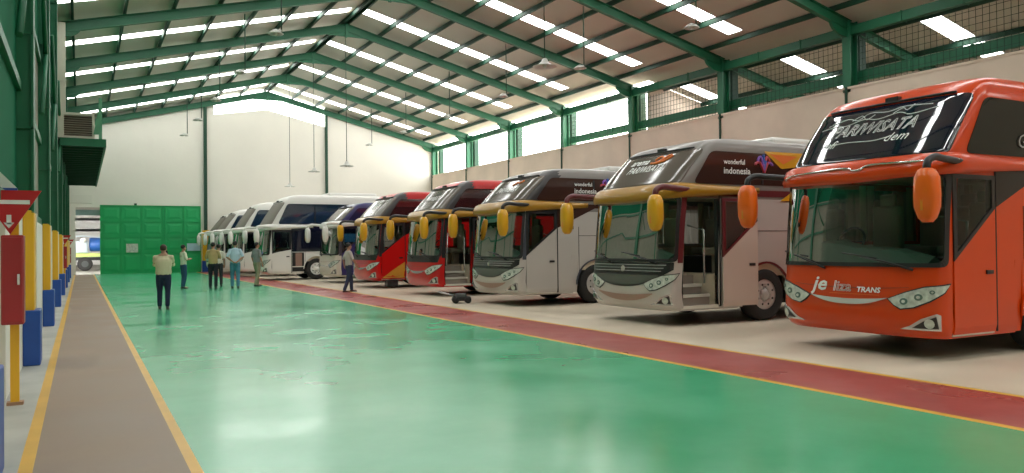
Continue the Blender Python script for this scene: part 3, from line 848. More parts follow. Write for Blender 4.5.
        inn = shrink(upp); bm = bmesh.new()
        va = [bm.verts.new((u, v, 0)) for u, v in upp]; vb = [bm.verts.new((u, v, 0)) for u, v in inn]
        for k in range(len(va)): bm.faces.new([va[k], va[(k+1) % len(va)], vb[(k+1) % len(va)], vb[k]])
        wrap(bm, fn, .02, .035); obj('door_frame', bm, pillar if style == 'silver' and door == 'open' else M_black, D)
        bm = flat([inn], .3); wrap(bm, fn, .008); obj('door_glass', bm, gl, D)
        bm = wrap(flat([[(x1-.22, 1.07), (x1-.08, 1.07), (x1-.08, 1.12), (x1-.22, 1.12)]], 0), fn, .035, .02); obj('handle', bm, M_black, D)
        if extra == 'redgold':
            bm = wrap(flat([[(x0, .37), (x1, .37), (x1, .95), (x0+.35, .62)]], .2), fn, .022); obj('gold_flash', bm, MGOLDP, D)
        # gap lines
        return D
    if door == 'closed': door_at(0, 0)
    elif door == 'open': door_at(.90, -.07)
    elif door == 'vestibule': door_at(0, 0)
    bm = bmesh.new(); tube(bm, [(.5, -1.1, .9), (.55, -1.1, 1.9)], .018, 6); tube(bm, [(1.16, -.95, .75), (1.16, -.95, 1.75), (1.16, -.5, 1.85)], .018, 6); obj('grab_rail', bm, M_silver, t)
    bm = bmesh.new(); box(bm, DX0-.03, DX0, -1.235, -1.15, .33, 2.33); box(bm, DX1, DX1+.03, -1.235, -1.15, .33, 2.33); obj('door_jamb', bm, M_black, t)
    # ---- visor band
    sE = B.s_of(visor_back, 2.45); sF = -(SQ+.45)
    bm = bmesh.new(); rings = []; N = 48
    for k in range(N+1):
        s = sF+(sE-sF)*k/N
        e = min(1, max(0, (s-1.2)/(sE-1.2))) if s > 1.2 else min(1, max(0, (-s-1.2)/.7))
        e = e if s < 0 else e**.8
        top = 2.60-.06*e; bot = 2.33+.12*e
        p = .13*(1-e)**.5+.012
        dip = -.05*math.exp(-(s/.7)**2)
        ring = [(0, bot+dip*.6), (p*.75, bot-.015+dip*.6), (p, bot+.05+dip*.5), (p*1.02, (top+bot)/2), (p*.8, top-.04), (p*.35, top), (0, top+.01)]
        rings.append([bm.verts.new(B.surf(s, z, o)) for o, z in ring])
    for k in range(N):
        for j in range(6):
            f = bm.faces.new([rings[k][j], rings[k+1][j], rings[k+1][j+1], rings[k][j+1]]); f.smooth = True
    bm.faces.new(rings[0]); bm.faces.new(rings[-1]); vis = obj('sun_visor', bm, visor, t)
    if style == 'orange':
        bm = bmesh.new()
        path = [(-1.35, 2.44), (-1.1, 2.42), (-.95, 2.47), (-.5, 2.49), (-.05, 2.5), (.08, 2.46), (.2, 2.46), (.35, 2.51), (.9, 2.50), (1.3, 2.5)]
        tube(bm, smooth_path([B.surf(u, v, .15) for u, v in path], 4), .014, 6); obj('chrome_line', bm, M_chrome, vis)
    # ---- mirrors
    for sg in (-1, 1):
        if sg < 0: path = [(1.15, -1.27, 2.45), (.6, -1.31, 2.47), (.05, -1.38, 2.49), (-.18, -1.41, 2.50), (-.32, -1.41, 2.44), (-.34, -1.41, 2.32)]
        else: path = [(.35, 1.2, 2.46), (.0, 1.40, 2.49), (-.18, 1.46, 2.50), (-.32, 1.47, 2.44), (-.34, 1.47, 2.32)]
        bm = bmesh.new(); tube(bm, smooth_path(path, 5), .045 if armc is M_black else .055, 8); A_ = obj('mirror_arm', bm, armc, t)
        cy = -1.41 if sg < 0 else 1.47
        bm = bmesh.new(); n2 = 16; rr = []
        for z, w, d in ((2.36, .05, .05), (2.34, .095, .08), (2.25, .14, .11), (2.05, .15, .115), (1.9, .145, .11), (1.77, .10, .085), (1.72, .055, .05)):
            rr.append([bm.verts.new((-.34+d*(abs(math.cos(2*PI*k/n2))**.7)*math.copysign(1, math.cos(2*PI*k/n2)), cy+w*(abs(math.sin(2*PI*k/n2))**.7)*math.copysign(1, math.sin(2*PI*k/n2)), z)) for k in range(n2)])
        for a in range(len(rr)-1):
            for k in range(n2): bm.faces.new([rr[a][k], rr[a][(k+1) % n2], rr[a+1][(k+1) % n2], rr[a+1][k]]).smooth = True
        bm.faces.new(rr[0]); bm.faces.new(rr[-1]); hs = obj('mirror_housing', bm, mirror, t)
        obj('mirror_glass', bx(-.245, -.235, cy-.08, cy+.08, 1.82, 2.26), M_chrome, hs)
        obj('indicator', bx(-.452, -.442, cy-.015, cy+.015, 1.86, 2.1), mat('indicator_amber', (.7, .22, .01), .3), hs)
    # ---- nose: lamps, fog lamps, trim
    for sg in (1, -1):
        m_ = lambda P: [(sg*u, v) for u, v in P]
        HLp = [(.63, .765), (.85, .85), (1.08, .92), (1.385, .955), (1.30, .86), (1.14, .755), (.96, .675), (.80, .65), (.71, .695)]
        bm = wrap(flat([m_([(.605, .767), (.85, .865), (1.08, .935), (1.42, .972), (1.32, .85), (1.15, .74), (.965, .66), (.79, .632), (.695, .685)])], .08, vcuts=(.62, .95)), B.surf, .008, .01); hb = obj('headlamp_bezel', bm, M_black, t)
        bm = wrap(flat([m_(HLp)], .08, vcuts=(.62, .95)), B.surf, .018, .01); hl = obj('headlamp', bm, M_lamp, t)
        for (cu, cv, rad) in ((.84, .742, .05), (1.02, .80, .05), (1.17, .865, .03)):
            pts = [(sg*(cu+rad*math.cos(2*PI*k/14)), cv+rad*.85*math.sin(2*PI*k/14)) for k in range(14)]
            bm = wrap(flat([pts], 0), B.surf, .026, .008); obj('projector', bm, M_lampdark, hl)
            pts = [(sg*(cu+rad*.45*math.cos(2*PI*k/10)), cv+rad*.4*math.sin(2*PI*k/10)) for k in range(10)]
            bm = wrap(flat([pts], 0), B.surf, .032, .006); obj('projector_lens', bm, M_lamp, hl)
        pts = m_([(.76, .385), (.90, .44), (1.04, .53), (1.22, .60), (1.265, .58), (1.25, .385)])
        bm = wrap(flat([pts], .08, vcuts=(.42,)), B.surf, .012, .012); fg = obj('fog_lamp_surround', bm, M_silver, t)
        pts = m_([(.92, .41), (1.06, .50), (1.21, .565), (1.225, .41)])
        bm = wrap(flat([pts], .08, vcuts=(.42,)), B.surf, .02, .008); obj('recess', bm, M_black, fg)
        pts = [(sg*(1.13+.055*math.cos(2*PI*k/14)), .475+.06*math.sin(2*PI*k/14)) for k in range(14)]
        bm = wrap(flat([pts], 0), B.surf, .03, .01); obj('fog_lamp', bm, M_lamp, fg)
    def crescent(zm, dip, th, w, tip=0):
        top = [(u/20*w, zm-dip*(1-(u/20)**2)) for u in range(-20, 21)]
        bot = [(u/20*w, zm-dip*(1-(u/20)**2)-th*(1-(abs(u)/20)**2.5)-tip) for u in range(20, -21, -1)]
        return top, bot
    def strip(top, bot, off, thick):
        bm = bmesh.new(); b2 = bot[::-1]
        va = [bm.verts.new((u, v, 0)) for u, v in top]; vb = [bm.verts.new((u, v-1e-4, 0)) for u, v in b2]
        for k in range(len(va)-1): bm.faces.new([va[k], va[k+1], vb[k+1], vb[k]])
        # split vertically for curvature
        return wrap(bm, B.surf, off, thick)
    if style in ('orange', 'red', 'white', 'navy'):
        top, bot = crescent(.775, .035, .07, .61, .003)
        bm = strip(top, bot, .02, .02); obj('chrome_smile', bm, M_silver if style != 'navy' else M_chrome, t)
        top, bot = crescent(.92, .03, .004, .9, .004); bm = strip(top, bot, .008, .004); obj('bonnet_crease', bm, mat('crease_'+style, (.2, .03, .01) if style != 'white' else (.5, .5, .5), .4), t)
        if style in ('red',):
            bm = wrap(flat([[(-1.25, 1.02), (1.25, 1.02), (1.3, 1.17), (-1.3, 1.17)]], .1), B.surf, .008, .006); obj('grille_band', bm, M_black, t)
    if style == 'silver':
        top = [(u/20*1.28, 1.16) for u in range(-20, 21)]
        bot = [(u/20*1.28, .70+.33*abs(u/20)**2.2) for u in range(-20, 21)][::-1]
        bm = strip(top, bot, .010, .008); gp = obj('grille_panel', bm, M_black, t)
        top2 = [(u/20*.98, .93) for u in range(-20, 21)]; bot2 = [(u/20*.98, .735+.17*abs(u/20)**2.2) for u in range(-20, 21)][::-1]
        bm = strip(top2, bot2, .016, .006); obj('grille_lower', bm, mat('grille_green_grey', (.075, .085, .07), .25), gp)
        for k in range(3):
            z = 1.12-.055*k; bm = strip([(u/20*(1.15-.05*k), z) for u in range(-20, 21)], [(u/20*(1.15-.05*k), z-.012) for u in range(20, -21, -1)], .022, .01); obj('grille_bar', bm, M_silver, gp)
        pts = [(.06*math.cos(2*PI*k/16), 1.04+.06*math.sin(2*PI*k/16)) for k in range(16)]; bm = wrap(flat([pts], 0), B.surf, .03, .015); obj('badge', bm, M_chrome, gp)
        top, bot = crescent(.60, .05, .10, .85, .02); bm = strip(top, bot, .008, .006); obj('bumper_inlay', bm, mat('bumper_bronze', (.36, .24, .19), .3, metal=.2), t)
    return t, B

def paint(name, col, rough=.28, metal=0): return mat(name, col, rough, metal=metal, coat=.22, spec=.35)
P_orange = paint('paint_orange', (.60, .050, .002))
P_gold = paint('paint_gold', (.36, .18, .012), .35, .1)
MGOLDP = paint('paint_gold_flash', (.52, .25, .03), .35)
P_mir_y = paint('mirror_yellow', (.68, .34, .015))
P_mir_o = paint('mirror_orange', (.80, .13, .01))
P_silver = paint('paint_silver_white', (.52, .48, .45), .3, .1)
P_cream = paint('paint_white_orange_reflection', (.62, .50, .43), .35)  # pink in this white is the neighbouring orange coach's reflection, painted in
P_dgrey = paint('paint_graphite', (.05, .045, .047), .35, .1)
P_mgrey = paint('paint_grey_roof', (.22, .20, .185), .35, .05)
P_maroon = paint('paint_maroon', (.13, .022, .026), .3)
P_slate = paint('paint_slate', (.07, .075, .095), .3)
P_red = paint('paint_red', (.50, .007, .006), .28)
P_navy = paint('paint_navy', (.035, .03, .13), .3)
P_white = paint('paint_coach_white', (.74, .72, .68), .3)
P_taupe_w = paint('paint_warm_white', (.58, .54, .47), .35)
M_txt = mat('lettering_white', (.82, .82, .80), .5)
M_txt_or = mat('lettering_orange', (.75, .17, .02), .5)
M_txt_em = mat('emblem_violet', (.25, .10, .45), .5)
M_txt_em2 = mat('emblem_red', (.5, .05, .07), .5)
M_txt_em3 = mat('emblem_blue', (.05, .12, .45), .5)
P_bluew = paint('paint_sky_blue', (.03, .22, .50))

# bus 1: orange
t, B = make_bus('bright orange coach nearest the camera, navy upper screen and white lettering on the nose', 9.12, 6.12, 3.72, P_orange, visor=P_orange, mirror=P_mir_o,
                style='orange', screen=M_tint_navy, sidewin=mat('tinted_olive', (.012, .015, .012), .06, spec=.25), uptext=1, visor_back=2.3)
Z = B.zz
put_text('lettering_je', 'je', .27, B.surf, -.46, .84, .012, M_txt, t, .3, .006, sx=1.25)
put_text('lettering_middle', 'liza', .19, B.surf, -.08, .838, .012, M_txt, t, .15, 0, sx=1.2, outline_only=True)
put_text('lettering_trans', 'TRANS', .095, B.surf, .33, .835, .012, M_txt, t, .2, .003, sx=1.2)
bm = wrap(flat([[(-.28, .80), (.5, .80), (.5, .806), (-.28, .806)]], .1), B.surf, .012); obj('fine_underline', bm, M_txt_or, t)
put_text('lettering_upper', 'PARIWISATA', .24, B.surf, -.02, Z(2.98), .02, M_txt, t, .3, 0, sx=.98, outline_only=True)
put_text('lettering_script', 'nfi', .17, B.surf, -.60, Z(2.82), .02, M_txt, t, .4, 0, sx=1.1)
put_text('lettering_script', 'dem', .17, B.surf, .45, Z(2.83), .02, M_txt, t, .4, 0, sx=1.2)
bm = bmesh.new()
for path in ([(-.85, 3.17), (-.55, 3.24), (-.35, 3.20), (-.2, 3.28), (.1, 3.26), (.35, 3.3), (.75, 3.27)], [(-.95, 3.12), (-.7, 3.15), (-.5, 3.14), (-.25, 3.2), (0, 3.17), (.3, 3.22), (.5, 3.17), (.85, 3.22)],
             [(-.45, 3.20), (-.32, 3.26), (-.2, 3.19), (-.1, 3.25)], [(.2, 3.22), (.32, 3.28), (.4, 3.24), (.48, 3.31)], [(-.7, 2.86), (-.3, 2.88), (.1, 2.86), (.35, 2.89)]):
    tube(bm, smooth_path([B.surf(u, Z(v), .018) for u, v in path], 4), .006, 4)
obj('flourish', bm, M_txt, t)
put_text('lettering_side', 'Gani', .26, B.side, 2.0, 2.72, .03, mat('lettering_dim', (.30, .30, .28), .5), t, .2, 0)

# bus 2: cream/silver, maroon pillar, door open
t, B = make_bus('silver-white coach with gold visor, maroon pillar and open door beside the orange coach', 9.15, 11.22, 3.52, P_silver, upper=P_mgrey, roofc=P_mgrey, visor=P_gold, mirror=P_mir_y,
                pillar=P_maroon, style='silver', door='open', screen=M_tint_grey, sidewin=M_tint_brown, doorc=P_cream, low_glass=P_maroon, visor_back=2.3, armc=P_maroon)
def wonderful(t, B, x0):
    Z = B.zz
    put_text('lettering_wonderful', 'wonderful', .13, B.side, x0, 2.98, .03, M_txt, t, 0, .002)
    put_text('lettering_indonesia', 'indonesia', .17, B.side, x0+.06, 2.80, .03, M_txt, t, 0, .003, sx=1.05)
    bm = bmesh.new(); cx, cz = x0+.75, 2.94
    for a0, r0 in ((150, .2), (118, .24), (90, .26), (62, .24), (30, .2)):
        a = math.radians(a0); P_ = [(cx, cz-.1), (cx+.6*r0*math.cos(a), cz+.9*r0*math.sin(a)), (cx+1.2*r0*math.cos(a), cz+.75*r0*math.sin(a)), (cx+1.25*r0*math.cos(a), cz+.45*r0*math.sin(a))]
        tube(bm, smooth_path([B.side(u, v, .03) for u, v in P_], 4), [.026]*13, 5)
    for i, f in enumerate(bm.faces): f.material_index = (i//67) % 3
    obj('bird_emblem', bm, [M_txt_em2, M_txt_em, M_txt_em3], t)
def yellow_wings(t, B, x0):
    for P_ in ([(x0, 3.26), (x0+1.5, 3.26), (x0+1.5, 3.05), (x0+.45, 2.93)], [(x0+.65, 2.86), (x0+1.5, 2.92), (x0+1.5, 2.55), (x0+.75, 2.62), (x0+.95, 2.74)], [(x0+.9, 2.58), (x0+1.5, 2.5), (x0+1.5, 2.36), (x0+.4, 2.30)]):
        bm = wrap(flat([rnd(P_, .05)], .4, vcuts=(2.95, 3.2)), B.side, .026, .006); obj('yellow_flash', bm, P_mir_y, t)
    bm = wrap(flat([[(x0+.15, 3.21), (x0+.9, 3.19), (x0+.5, 3.02)]], .3, vcuts=(3.2,)), B.side, .032); obj('orange_flash', bm, mat('lettering_orange', (.75, .17, .02)), t)
wonderful(t, B, 1.65); yellow_wings(t, B, 2.42)
bm = wrap(flat([[(3.6, 3.36), (6, 3.36), (6, 3.43), (3.9, 3.43)]], .4), B.side, .02); obj('blue_flash', bm, P_bluew, t)
put_text('lettering_upper', 'PARIWISATA', .19, B.surf, .02, B.zz(2.93), .02, M_txt, t, .2, .002)
put_text('lettering_top', 'arema', .17, B.surf, -.34, B.zz(3.13), .02, M_txt, t, .3, .004, sx=1.3)
bm = bmesh.new()
for P_ in ([(.12, 3.20), (.22, 3.27), (.34, 3.22), (.28, 3.15), (.18, 3.13)], [(.34, 3.17), (.44, 3.27), (.56, 3.26), (.5, 3.2), (.4, 3.14)], [(.05, 3.13), (.25, 3.12), (.45, 3.16)]):
    tube(bm, smooth_path([B.surf(u, B.zz(v), .02) for u, v in P_], 4), .022, 5)
obj('orange_emblem', bm, M_txt_or, t)

# bus 3: white, gold visor, closed door
t, B = make_bus('white coach with gold visor and shut door between silver-white and red-nosed coaches', 9.15, 16.95, 3.46, P_silver, upper=P_dgrey, roofc=P_mgrey, visor=P_gold, mirror=P_mir_y,
                pillar=P_slate, style='silver', door='closed', screen=M_tint_grey, sidewin=M_tint_brown, doorc=P_silver, low_glass=M_tint_brown, visor_back=2.2)
wonderful(t, B, 2.05); yellow_wings(t, B, 3.1)
put_text('lettering_upper', 'PARIWISATA', .19, B.surf, .02, B.zz(2.93), .02, M_txt, t, .2, .002)
bm = bmesh.new(); tube(bm, smooth_path([B.surf(u, B.zz(v), .02) for u, v in [(.1, 3.13), (.25, 3.22), (.4, 3.19), (.52, 3.26)]], 4), .025, 5); obj('orange_emblem', bm, M_txt_or, t)

# bus 4: red, open door
t, B = make_bus('red-nosed coach with gold visor and its doorway open showing beige steps', 9.15, 21.9, 3.56, P_red, upper=P_dgrey, roofc=P_red, visor=P_gold, mirror=P_mir_y,
                pillar=M_black, style='red', door='open', screen=M_tint_grey, sidewin=mat('tinted_wine', (.045, .012, .014), .06, coat=1), visor_back=2.2, doorc=P_red)
put_text('lettering_jogja', 'jogja', .42, B.side, 2.3, 2.93, .03, M_txt, t, 0, .012)
put_text('lettering_upper', 'PARIWISATA', .19, B.surf, .0, B.zz(2.95), .02, M_txt, t, .2, .002)
# bus 5: red, closed door with gold flash
t, B = make_bus('red-nosed coach with gold visor, shut door striped red and gold, beside the navy coach', 9.15, 27.55, 3.56, P_red, upper=P_dgrey, roofc=P_red, visor=P_gold, mirror=P_mir_y,
                pillar=M_black, style='red', door='closed', screen=M_tint_grey, sidewin=mat('tinted_wine', (.045, .012, .014)), visor_back=2.2, doorc=P_red, extra='redgold')
put_text('lettering_jogja', 'jogja', .42, B.side, 2.35, 2.90, .03, M_txt, t, 0, .012)
put_text('lettering_upper', 'PARIWISATA', .19, B.surf, .0, B.zz(2.95), .02, M_txt, t, .2, .002)
obj('folding_step', bx(.55, .95, -1.35, -1.05, .06, .30), M_black, t)
# bus 6: white/navy
t, B = make_bus('coach with navy blue upper sides, pale nose and white visor behind the walking man', 9.15, 32.6, 3.42, P_taupe_w, upper=P_navy, roofc=P_navy, visor=P_white, mirror=P_white, armc=P_white,
                pillar=P_slate, style='navy', door='closed', screen=M_tint_grey, sidewin=mat('tinted_indigo', (.02, .018, .06), .06, coat=1), visor_back=1.6, doorc=P_navy)
# white coaches
WH = [(7.35, 37.6, 4.02, 'tall white coach next to the navy one, showing its white-rimmed front wheel'), (7.1, 43.2, 3.95, 'white coach with brown upper screen, second of the white row'),
      (6.85, 47.8, 3.8, 'white coach with brown upper screen, third of the white row'), (6.95, 51.6, 3.75, 'white coach at the end of the row beside the back wall column')]
for i, (x, y, h, lab) in enumerate(WH):
    t, B = make_bus(lab, x, y, h, P_white, upper=P_white, roofc=P_white, visor=P_white, mirror=P_white, armc=P_white, style='white', door='closed' if i else 'vestibule',
                    screen=M_taupe, sidewin=M_blue_reflection, low_glass=M_tint_navy, rim=RW, visor_back=2.3)
    if i == 0:
        bm = bmesh.new(); pts = [(1.3, .4), (1.85, .4), (1.85, 1.28), (1.3, 1.28)]
        bm = wrap(flat([pts], .2), B.side, .014, .02); v = obj('doorway_dark_sheet', bm, M_black, t)  # flat black sheet painted as the dark inside of an open doorway
        bm = wrap(flat([[(1.45, .62), (1.75, .62), (1.75, 1.25), (1.45, 1.25)]], .2), B.side, .02, .005); obj('doorway_interior_sheet', bm, mat('doorway_interior_brown', (.28, .17, .13), .6), v)
        bm = wrap(flat([[(1.3, .6), (1.82, .6), (1.82, .64), (1.3, .64)]], .2), B.side, .03, .02); obj('doorway_step', bm, M_stepedge, v)
        bm = wrap(flat([[(3.6, 1.75), (5.2, 1.75), (5.2, 2.15), (3.6, 2.15)]], .5), B.side, .02); obj('blue_window_patch', bm, mat('window_patch_blue', (.03, .16, .34), .3), t)  # plain blue patch on the lower side glass

# ------------------------------------------------------------------ jack on the floor by the open red coach
t = thing('trolley_jack', 'low black trolley jack on the concrete between the white coach and the open red coach', 'jack', (8.8, 19.15, 0), -.35)
obj('frame', bx(-.24, .24, -.14, .14, .06, .17, bev=.02), M_rubber, t)
for x in (-.16, .16):
    for s in (-.17, .17):
        bm = bmesh.new(); lathe(bm, [(.02, -.04), (.085, -.035), (.09, 0), (.085, .035), (.02, .04)], (x, s, .09), 'y', 16); obj('wheel', bm, M_rubber, t)
bm = bmesh.new(); box(bm, -.16, .12, -.09, .09, .16, .26, bev=.02); obj('lifting_pad', bm, mat('jack_grey', (.10, .10, .10), .5), t)
bm = bmesh.new(); tube(bm, [(-.2, 0, .2), (-.6, .1, .30)], .02, 6); obj('handle', bm, M_silver, t)

# ------------------------------------------------------------------ people
def remeshed(name, bm, voxel, m, parent, smooth_it=3):
    bmesh.ops.recalc_face_normals(bm, faces=bm.faces)
    me = bpy.data.meshes.new(name); bm.to_mesh(me); bm.free()
    o = bpy.data.objects.new(name, me); COL.objects.link(o)
    md = o.modifiers.new('r', 'REMESH'); md.mode = 'VOXEL'; md.voxel_size = voxel
    sm = o.modifiers.new('s', 'SMOOTH'); sm.iterations = smooth_it; sm.factor = .5
    dg = bpy.context.evaluated_depsgraph_get(); new = bpy.data.meshes.new_from_object(o.evaluated_get(dg))
    bpy.data.objects.remove(o); new.name = name
    for p in new.polygons: p.use_smooth = True
    new.materials.clear()
    return link(name, new, m, parent)
def limb(bm, pts, rads, n=12):
    tube(bm, pts, rads, n)
    for p, r in zip(pts, rads):
        r = r if isinstance(r, tuple) else (r, r)
        ellipsoid(bm, p, (max(r)*.98 if r[0] == r[1] else r[0], min(r) if r[0] != r[1] else r[1], min(r)*.98), 10, 8)
def skin_m(): return mat('skin', (.36, .19, .12), .55)
def person(label, x, y, rz, H, shirt, trousers, hair=(.012, .010, .009), arms='down', stride=.06, build=1.0, shoes=(.015, .012, .010), head_turn=0, lean=0, long_sleeve=False):
    """faces local -Y"""
    t = thing('person', label, 'person', (x, y, 0), rz, group='men standing about the workshop')
    k = H/1.70; Vv = lambda a, b, c: Vector((a*k, b*k, c*k))
    hip = Vv(0, .0, .90); b = build
    # legs: (hip, knee, ankle, toe) per side; stride moves them fore and aft
    legs = []
    for sg in (-1, 1):
        fy = -stride*sg
        ank = Vv(.10*sg, fy+(.03), .085); kn = Vv(.10*sg, fy*.55-.03, .48); hp = Vv(.09*sg, 0, .88)
        legs.append((hp, kn, ank, Vv(.115*sg, fy-.14, .035)))
    arm = []
    for sg in (-1, 1):
        sh = Vv(.165*sg*b, .01+lean*.5, 1.375)
        if arms == 'down': el = Vv(.245*sg*b, .03, 1.13); wr = Vv(.245*sg*b, -.05, .89); fd = Vector((0, -.15, -1))
        elif arms == 'hips': el = Vv(.33*sg*b, .06, 1.16); wr = Vv(.19*sg*b, -.02, 1.00); fd = Vector((-.6*sg, -.3, -.6))
        elif arms == 'behind': el = Vv(.27*sg*b, .10, 1.14); wr = Vv(.07*sg, .17, .96); fd = Vector((-.9*sg, .1, -.2))
        elif arms == 'photo': el = Vv(.19*sg*b, -.17, 1.18); wr = Vv(.08*sg, -.28, 1.42); fd = Vector((-.55*sg, -.25, .7))
        elif arms == 'chest': el = Vv(.25*sg*b, -.02, 1.13); wr = Vv(.10*sg, -.24, 1.16); fd = Vector((-.8*sg, -.3, .1))
        elif arms == 'swing': el = Vv(.235*sg, .02+.08*sg, 1.14); wr = Vv(.24*sg, -.07+.14*sg, .92); fd = Vector((0, -.35, -.9))
        arm.append((sh, el, wr, fd.normalized()))
    hd = Vv(0, -.01+lean, 1.58)
    # body: one continuous skin surface
    bm = bmesh.new()
    limb(bm, [Vv(0, 0, .93), Vv(0, .0, 1.10), Vv(0, .0, 1.28), Vv(0, .01, 1.40)], [(.135*b, .10), (.13*b, .10), (.155*b, .11), (.12*b, .085)])
    limb(bm, [Vv(0, .015, 1.40), Vv(0, .0, 1.52)], [.055*k, .05*k])
    for hp, kn, an, toe in legs:
        limb(bm, [hp, (hp+kn)/2, kn, (kn*.6+an*.4), an], [.082*k, .072*k, .052*k, .05*k, .036*k]); limb(bm, [an, an+Vector((0, .03, -.04)), toe], [.035*k, .035*k, .03*k])
    for sh, el, wr, fd in arm:
        limb(bm, [sh, (sh+el)/2, el, (el*.6+wr*.4), wr], [.05*k, .043*k, .036*k, .037*k, .025*k])
        side = fd.cross(Vector((0, 0, 1)) if abs(fd.z) < .8 else Vector((0, 1, 0))).normalized()
        palm = wr+fd*.08*k
        limb(bm, [wr, palm-side*.018, ], [.024*k, .026*k]); limb(bm, [wr, palm+side*.018], [.024*k, .026*k])
        nrm = fd.cross(side).normalized()
        for q, ln in enumerate((.060, .072, .078, .068)):
            o = (q-1.5)*.020*k; base = palm+side*o
            p1 = base+fd*ln*.5*k+nrm*.006; p2 = base+fd*ln*.95*k+nrm*.026*k
            limb(bm, [base, p1, p2], [.0105*k, .0095*k, .008*k], 8)
        tb = wr+fd*.03*k+side*.028*k; limb(bm, [tb, tb+side*.028*k+fd*.022*k, tb+side*.03*k+fd*.055*k+nrm*.012], [.0125*k, .0115*k, .0095*k], 8)
    R = Matrix.Rotation(head_turn, 3, 'Z')
    def hpnt(a, c, d): return hd+R @ Vv(a, c, d)
    ellipsoid(bm, hpnt(0, .012, .045), (.075*k, .092*k, .085*k), 16, 12)
    ellipsoid(bm, hpnt(0, -.02, -.03), (.058*k, .066*k, .078*k), 14, 10)
    ellipsoid(bm, hpnt(0, -.098, -.005), (.013*k, .018*k, .022*k), 8, 6)
    ellipsoid(bm, hpnt(0, -.078, -.052), (.026*k, .014*k, .010*k), 8, 6)
    for sg in (-1, 1): ellipsoid(bm, hpnt(.077*sg, .01, .0), (.012*k, .02*k, .032*k), 8, 6)
    remeshed('body', bm, .0095, skin_m(), t, 2)
    # eyes
    for sg in (-1, 1):
        bm = bmesh.new(); ellipsoid(bm, hpnt(.03*sg, -.082, .018), (.012, .008, .007), 8, 6); obj('eye', bm, M_black, t)
    # hair
    bm = bmesh.new(); ellipsoid(bm, hpnt(0, .022, .058), (.083*k, .096*k, .088*k), 20, 14)
    fr = R @ Vector((0, -1, 0))
    dl = [f for f in bm.faces if ((f.calc_center_median()-hd).dot(fr) > .035*k and (f.calc_center_median()-hd).z < .085*k) or (f.calc_center_median()-hd).z < -.02*k]
    bmesh.ops.delete(bm, geom=dl, context='FACES')
    h = obj('hair', bm, mat('hair_%.3f' % hair[0], hair, .7), t, smooth=True); md = h.modifiers.new('s', 'SOLIDIFY'); md.thickness = .01
    # trousers
    bm = bmesh.new()
    limb(bm, [Vv(0, 0, .90), Vv(0, 0, 1.0)], [(.158*b*k, .118*b*k), (.155*b*k, .115*b*k)])
    for hp, kn, an, toe in legs: limb(bm, [hp, (hp+kn)/2, kn, (kn*.5+an*.5), an+Vector((0, 0, .02))], [.098*k*b**.5, .088*k*b**.5, .07*k, .064*k, .06*k])
    remeshed('trousers', bm, .014, mat('cloth_%.3f_%.3f_%.3f' % trousers, trousers, .85, noise=.2, nscale=3), t)
    # shirt
    bm = bmesh.new()
    limb(bm, [Vv(0, 0, .96), Vv(0, 0, 1.08), Vv(0, 0, 1.26), Vv(0, .01, 1.385)], [(.168*b*k, .125*b*k), (.160*b*k, .125*b*k), (.18*b*k, .13*b*k), (.14*b*k, .095*k)], 16)
    limb(bm, [Vv(0, .015, 1.40), Vv(0, .01, 1.455)], [.068*k, .056*k])
    for sh, el, wr, fd in arm:
        e2 = wr*.92+el*.08 if long_sleeve else sh*.12+el*.88
        lst = [Vv(.04*(1 if sh.x > 0 else -1), .01, 1.40), sh, (sh+el)/2, el if long_sleeve else e2]; rd = [.06*k, .066*k, .060*k, .054*k]
        if long_sleeve: lst.append(e2); rd.append(.042*k)
        limb(bm, lst, rd)
    remeshed('shirt', bm, .014, mat('cloth_%.3f_%.3f_%.3f' % shirt, shirt, .85, noise=.12, nscale=3), t)
    # shoes
    for hp, kn, an, toe in legs:
        bm = bmesh.new(); c = (an+toe)/2
        rr = []
        for yy, w, hh in ((.085, .03, .06), (.05, .042, .085), (-.02, .043, .075), (-.10, .048, .05), (-.155, .044, .04), (-.18, .022, .03)):
            rr.append([bm.verts.new((an.x+w*k*math.cos(a), an.y-.02+yy*k, max(0.003, hh*k*(.5+.5*math.sin(a))))) for a in [2*PI*q/12 for q in range(12)]])
        for a in range(5):
            for q in range(12): bm.faces.new([rr[a][q], rr[a][(q+1) % 12], rr[a+1][(q+1) % 12], rr[a+1][q]]).smooth = True
        bm.faces.new(rr[0]); bm.faces.new(rr[-1]); obj('shoe', bm, mat('shoe_%.3f' % shoes[0], shoes, .5), t)
    return t, arm, k
# rz: local -Y is the facing; rz=PI faces +Y (away from camera)
person('heavy-set man in cream shirt and navy trousers raising a phone, seen from behind', 1.82, 21.8, PI-.15, 1.60, (.62, .53, .36), (.012, .016, .05), hair=(.045, .022, .014), arms='photo', stride=.05, build=1.22, long_sleeve=True, shoes=(.06, .05, .045))
ph = thing('phone', 'dark phone held up by the man in the cream shirt', 'phone', (1.82+.05, 22.15, 1.42), PI-.15)
obj('case', bx(-.08, .08, -.006, .006, -.04, .04, bev=.003), M_black, ph); obj('screen', bx(-.07, .07, .006, .008, -.034, .034), mat('screen_glass', (.02, .03, .05), .1), ph)
person('slim man in white T-shirt and blue jeans in front of the green gate', 3.42, 32.6, PI/2+.35, 1.64, (.62, .64, .50), (.02, .07, .14), arms='chest', stride=.03, build=.86)
person('man in khaki brown shirt and black trousers standing left of the man in light blue', 4.37, 31.8, PI-.25, 1.72, (.42, .31, .14), (.012, .013, .022), arms='chest', stride=.04, build=1.02)
person('man in white shirt mostly hidden behind the man in khaki brown', 4.82, 33.6, PI-.1, 1.66, (.66, .60, .52), (.03, .03, .035), arms='down', stride=.02, build=.9)
person('man in light blue shirt and blue jeans with hands behind his back', 5.13, 31.6, PI-.15, 1.76, (.42, .56, .66), (.07, .21, .30), arms='behind', stride=.03, build=1.04)
